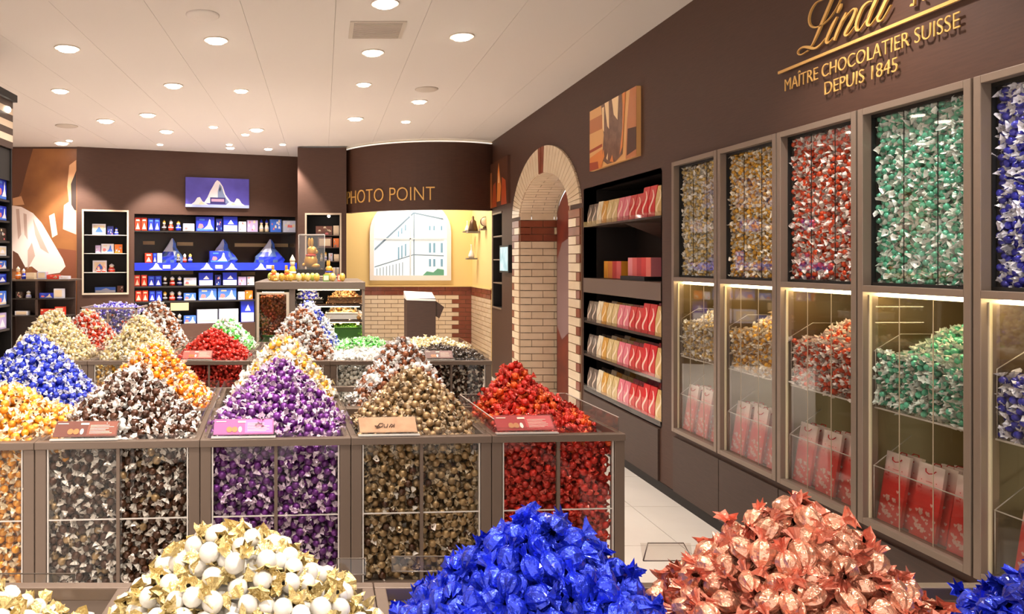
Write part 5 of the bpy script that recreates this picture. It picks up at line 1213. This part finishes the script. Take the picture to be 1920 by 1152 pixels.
m.box(0, wd, 0, .2, hh, hh+.004); m.build('glass_cover', M_ACR, gcase)
m = MB(); m.tube([(0, 0, hh), (wd, 0, hh), (wd, .2, hh), (0, .2, hh), (0, 0, hh)], .003, 4)
for x, y in ((0, 0), (wd, 0), (wd, .2), (0, .2)): m.tube([(x, y, 0), (x, y, hh)], .002, 4)
m.build('edge', M_EDGE, gcase)
for x, y in ((-.02, 0), (wd+.02, 0), (-.02, .2), (wd+.02, .2)): bx(x-.01, x+.01, y-.008, y+.008, -.084, -.045).build('leg', M_DARK, gcase)
rabbit(Matrix.Translation((gcase.location.x+.095, gcase.location.y+.1, gcase.location.z+.001)), .21, 'gold foil rabbit with a red ribbon inside the clear case')
rg = random.Random(8)
for i, (px, Y, k_) in enumerate([(512, 5.5, 'r'), (520, 5.62, 'e'), (528, 5.5, 'e'), (537, 5.6, 'r'), (507, 5.7, 'e'), (545, 5.5, 'e'), (560, 5.5, 'e'), (568, 5.58, 'e'), (577, 5.5, 'e'), (586, 5.6, 'e'), (594, 5.5, 'e'), (606, 5.52, 'b'), (616, 5.6, 'r2'), (624, 5.5, 'e'), (633, 5.6, 'b'), (642, 5.5, 'e')]):
    x = (px-PX)*Y/F; T = Matrix.Translation((x, Y, cz+.001))
    if k_ == 'r': rabbit(T, .10, 'little gold rabbit on the counter top, %s' % ('tall one at the front corner' if px == 512 else 'beside the clear case'))
    elif k_ == 'r2': rabbit(T, .13, 'pale rabbit standing behind the counter edge past the clear case', 'blue', (220, 216, 210))
    elif k_ == 'b':
        carton(T, .045, .05, 'green' if px < 620 else 'red', 'small %s box lying among the eggs on the counter top' % ('green' if px < 620 else 'red'), 'frame', 'cream', dp=.04, grp='boxes on the counter')
    else:
        c_ = [(230, 190, 90), (240, 220, 150), (210, 170, 70), (236, 206, 120), (180, 190, 90)][i % 5]
        o = MB().ball((0, 0, .0), .026, sc=(.85, .85, 1.2), seg=14, rings=10).build('foil_egg', mat('egg_%d' % (i % 5), c_, .3, metal=.4)); o.matrix_world = T @ Matrix.Translation((0, 0, .031)); tag(o, 'gold wrapped chocolate egg lying along the counter top edge', 'chocolate egg', 'gold eggs on the counter top')
p = at(541, 520, 5.85); figure(Matrix.Translation((p.x, 5.85, cz+.001)), .06, .20, 'gold', 'cream', 'tall slim golden figure beside the clear case', 'tall figures on the counter')

# acrylic double bin further back
Yb = 8.3; xa, xb = (150-PX)*Yb/F, (257-PX)*Yb/F; zt = H-(577-PY)*Yb/F
e = empty('acrylic_bin', (xa, Yb, 0)); tag(e, 'clear acrylic double bin of violet sweets by the framed cabinet', 'acrylic bin'); wd = xb-xa
bx(0, wd, 0, .5, 0, zt-.42).build('base', M_FRAME_D, e)
m = MB(); m.box(0, wd, 0, .012, zt-.02, zt); m.box(0, .02, 0, .5, zt-.02, zt); m.box(wd-.02, wd, 0, .5, zt-.02, zt)
for x in (0, wd/2-.02, wd-.02): m.box(x, x+.02, 0, .02, zt-.42, zt-.02)
m.build('frame', M_FRAME, e)
for x in (.02, wd/2+.0): bx(x, x+wd/2-.02, .004, .008, zt-.42, zt-.02).build('acrylic_pane', M_ACR, e)
ck('violet_truffle', (70, 56, 170), (200, 190, 226), R=.02, label='violet blue ball in clear wrapper'); 
slab_fill('violet_truffle', I4, xa+.03, xb-.03, Yb+.02, Yb+.09, zt-.4, zt-.03, 'in the acrylic double bin', 71, mixk=('ruby_truffle', .3), tries=1500)
heap('violet_truffle', I4, (xa+xb)/2, Yb+.25, wd/2-.02, .24, zt-.03, .07, 'on top of the acrylic double bin', 72, tries=1500, p=4, mixk=('white_truffle', .25))

# striped tower at the edge
TX = -2.215; tw = empty('striped_tower', (TX-.5, 5.0, 0)); tag(tw, 'dark display tower with a striped brown and cream cap', 'display tower')
tz1 = 2.615
m = MB(); m.box(0, .5, .31, .325, 0, tz1-.05); m.box(0, .5, 0, .012, 0, tz1-.05); m.box(0, .02, .012, .31, 0, tz1-.05); m.box(.02, .49, .012, .31, 0, .25); m.box(.485, .49, .012, .31, 2.0, 2.22); m.build('carcass', M_DARK, tw)
m = MB()
for k in range(7): m.box(-.004, .504, -.004, .329, tz1-.05-(k+1)*.048, tz1-.05-k*.048, 1-k % 2)
m.build('striped_cap', [mat('stripe_cream', (214, 190, 164), .5), M_WALL2], tw)
bx(-.03, .53, -.03, .345, tz1-.05, tz1).build('cornice', M_DARK, tw)
MB().ball((.505, .24, tz1-.12), .022).build('lamp_bulb', M_LAMP, tw)
TSH = [H-(y-PY)*5.25/F for y in (375, 414, 452, 480, 505, 530, 572, 617)]
for z in TSH: bx(.02, .49, .012, .31, z-.014, z).build('shelf_board', M_INNER, tw)
for i, (z, c1, mo, hp) in enumerate(zip(TSH, ['blue', 'blue', 'dark', 'white', 'sky', 'blue', 'sky', 'lilac'], ['peak', 'peak', 'spots', 'frame', 'peak', 'tri', 'peak', 'tri'], [40, 27, 24, 18, 16, 16, 26, 30])):
    for j, (yy, w_) in enumerate(((5.165, .135), (5.02, .135))):
        cc_ = c1 if j == 0 else ['gold', 'navy', 'blue'][i % 3]
        carton(Matrix.Translation((TX-.03, yy, z+.001)) @ Matrix.Rotation(math.pi/2, 4, 'Z'), w_, hp*5.2/F, cc_, '%s box on the %s shelf down of the striped tower, %s' % (cc_, ORD[i], 'further corner' if j == 0 else 'nearer corner'), mo, 'white', dp=.1, grp='boxes in the striped tower')
# low gondola before the mural
GY = 8.8; gx = lambda px: (px-PX)*GY/F; gz = lambda py: H-(py-PY)*GY/F
e = empty('low_gondola', (gx(10), GY, 0)); tag(e, 'low dark shelf gondola standing before the mural', 'gondola'); w1 = gx(128)-gx(10)
bx(0, w1, 0, .5, gz(524)-.02, gz(524)).build('top_board', M_FRAME_D, e); bx(0, w1, .25, .27, 0, gz(524)-.02).build('centre_panel', M_WALL2, e)
for px in (66, 8): bx(gx(px)-gx(10), gx(px)-gx(10)+.03, 0, .5, 0, gz(524)-.02).build('upright', M_WALL2, e)
for y in (560, 592): bx(0, w1, 0, .25, gz(y)-.012, gz(y)).build('shelf_board', M_INNER, e)
for px0, px1, yb, hp, kd, cc, lab in [(25,35,524,24,'f','orange cream','orange figure at the gondola end'),(37,45,524,20,'f','blue white','blue figure on the gondola top'),(47,62,524,12,'c','cream frame','cream carton on the gondola top'),(68,84,524,14,'c','pale frame','pale blue carton on the gondola top'),(86,108,524,8,'c','red spots','flat red carton on the gondola top'),(109,127,524,6,'c','white spots','flat white carton on the gondola top'),
        (28,40,560,12,'c','dark spots','dark carton, middle shelf of the gondola'),(44,58,560,14,'f','white white','white figure, middle shelf of the gondola'),(72,98,560,10,'c','blue peak','blue mountain carton, middle shelf of the gondola'),(99,116,560,18,'c','white frame','white carton leaning out, middle shelf of the gondola'),(74,100,592,12,'c','red spots','red carton, lower shelf of the gondola'),(101,118,592,16,'c','red frame','bright red carton, lower shelf of the gondola'),(26,50,592,8,'c','white frame','flat white carton, lower shelf of the gondola')]:
    T = Matrix.Translation((gx(px0), GY+.03, gz(yb)+.001)); c1, c2 = cc.split(); wd = gx(px1)-gx(px0); hh = hp*GY/F
    if kd == 'c': carton(T, wd, hh, c1, lab, c2, 'cream', grp='cartons on the low gondola')
    else: figure(T, min(wd, .07), hh, c1, c2, lab, 'figures on the low gondola')


realise()
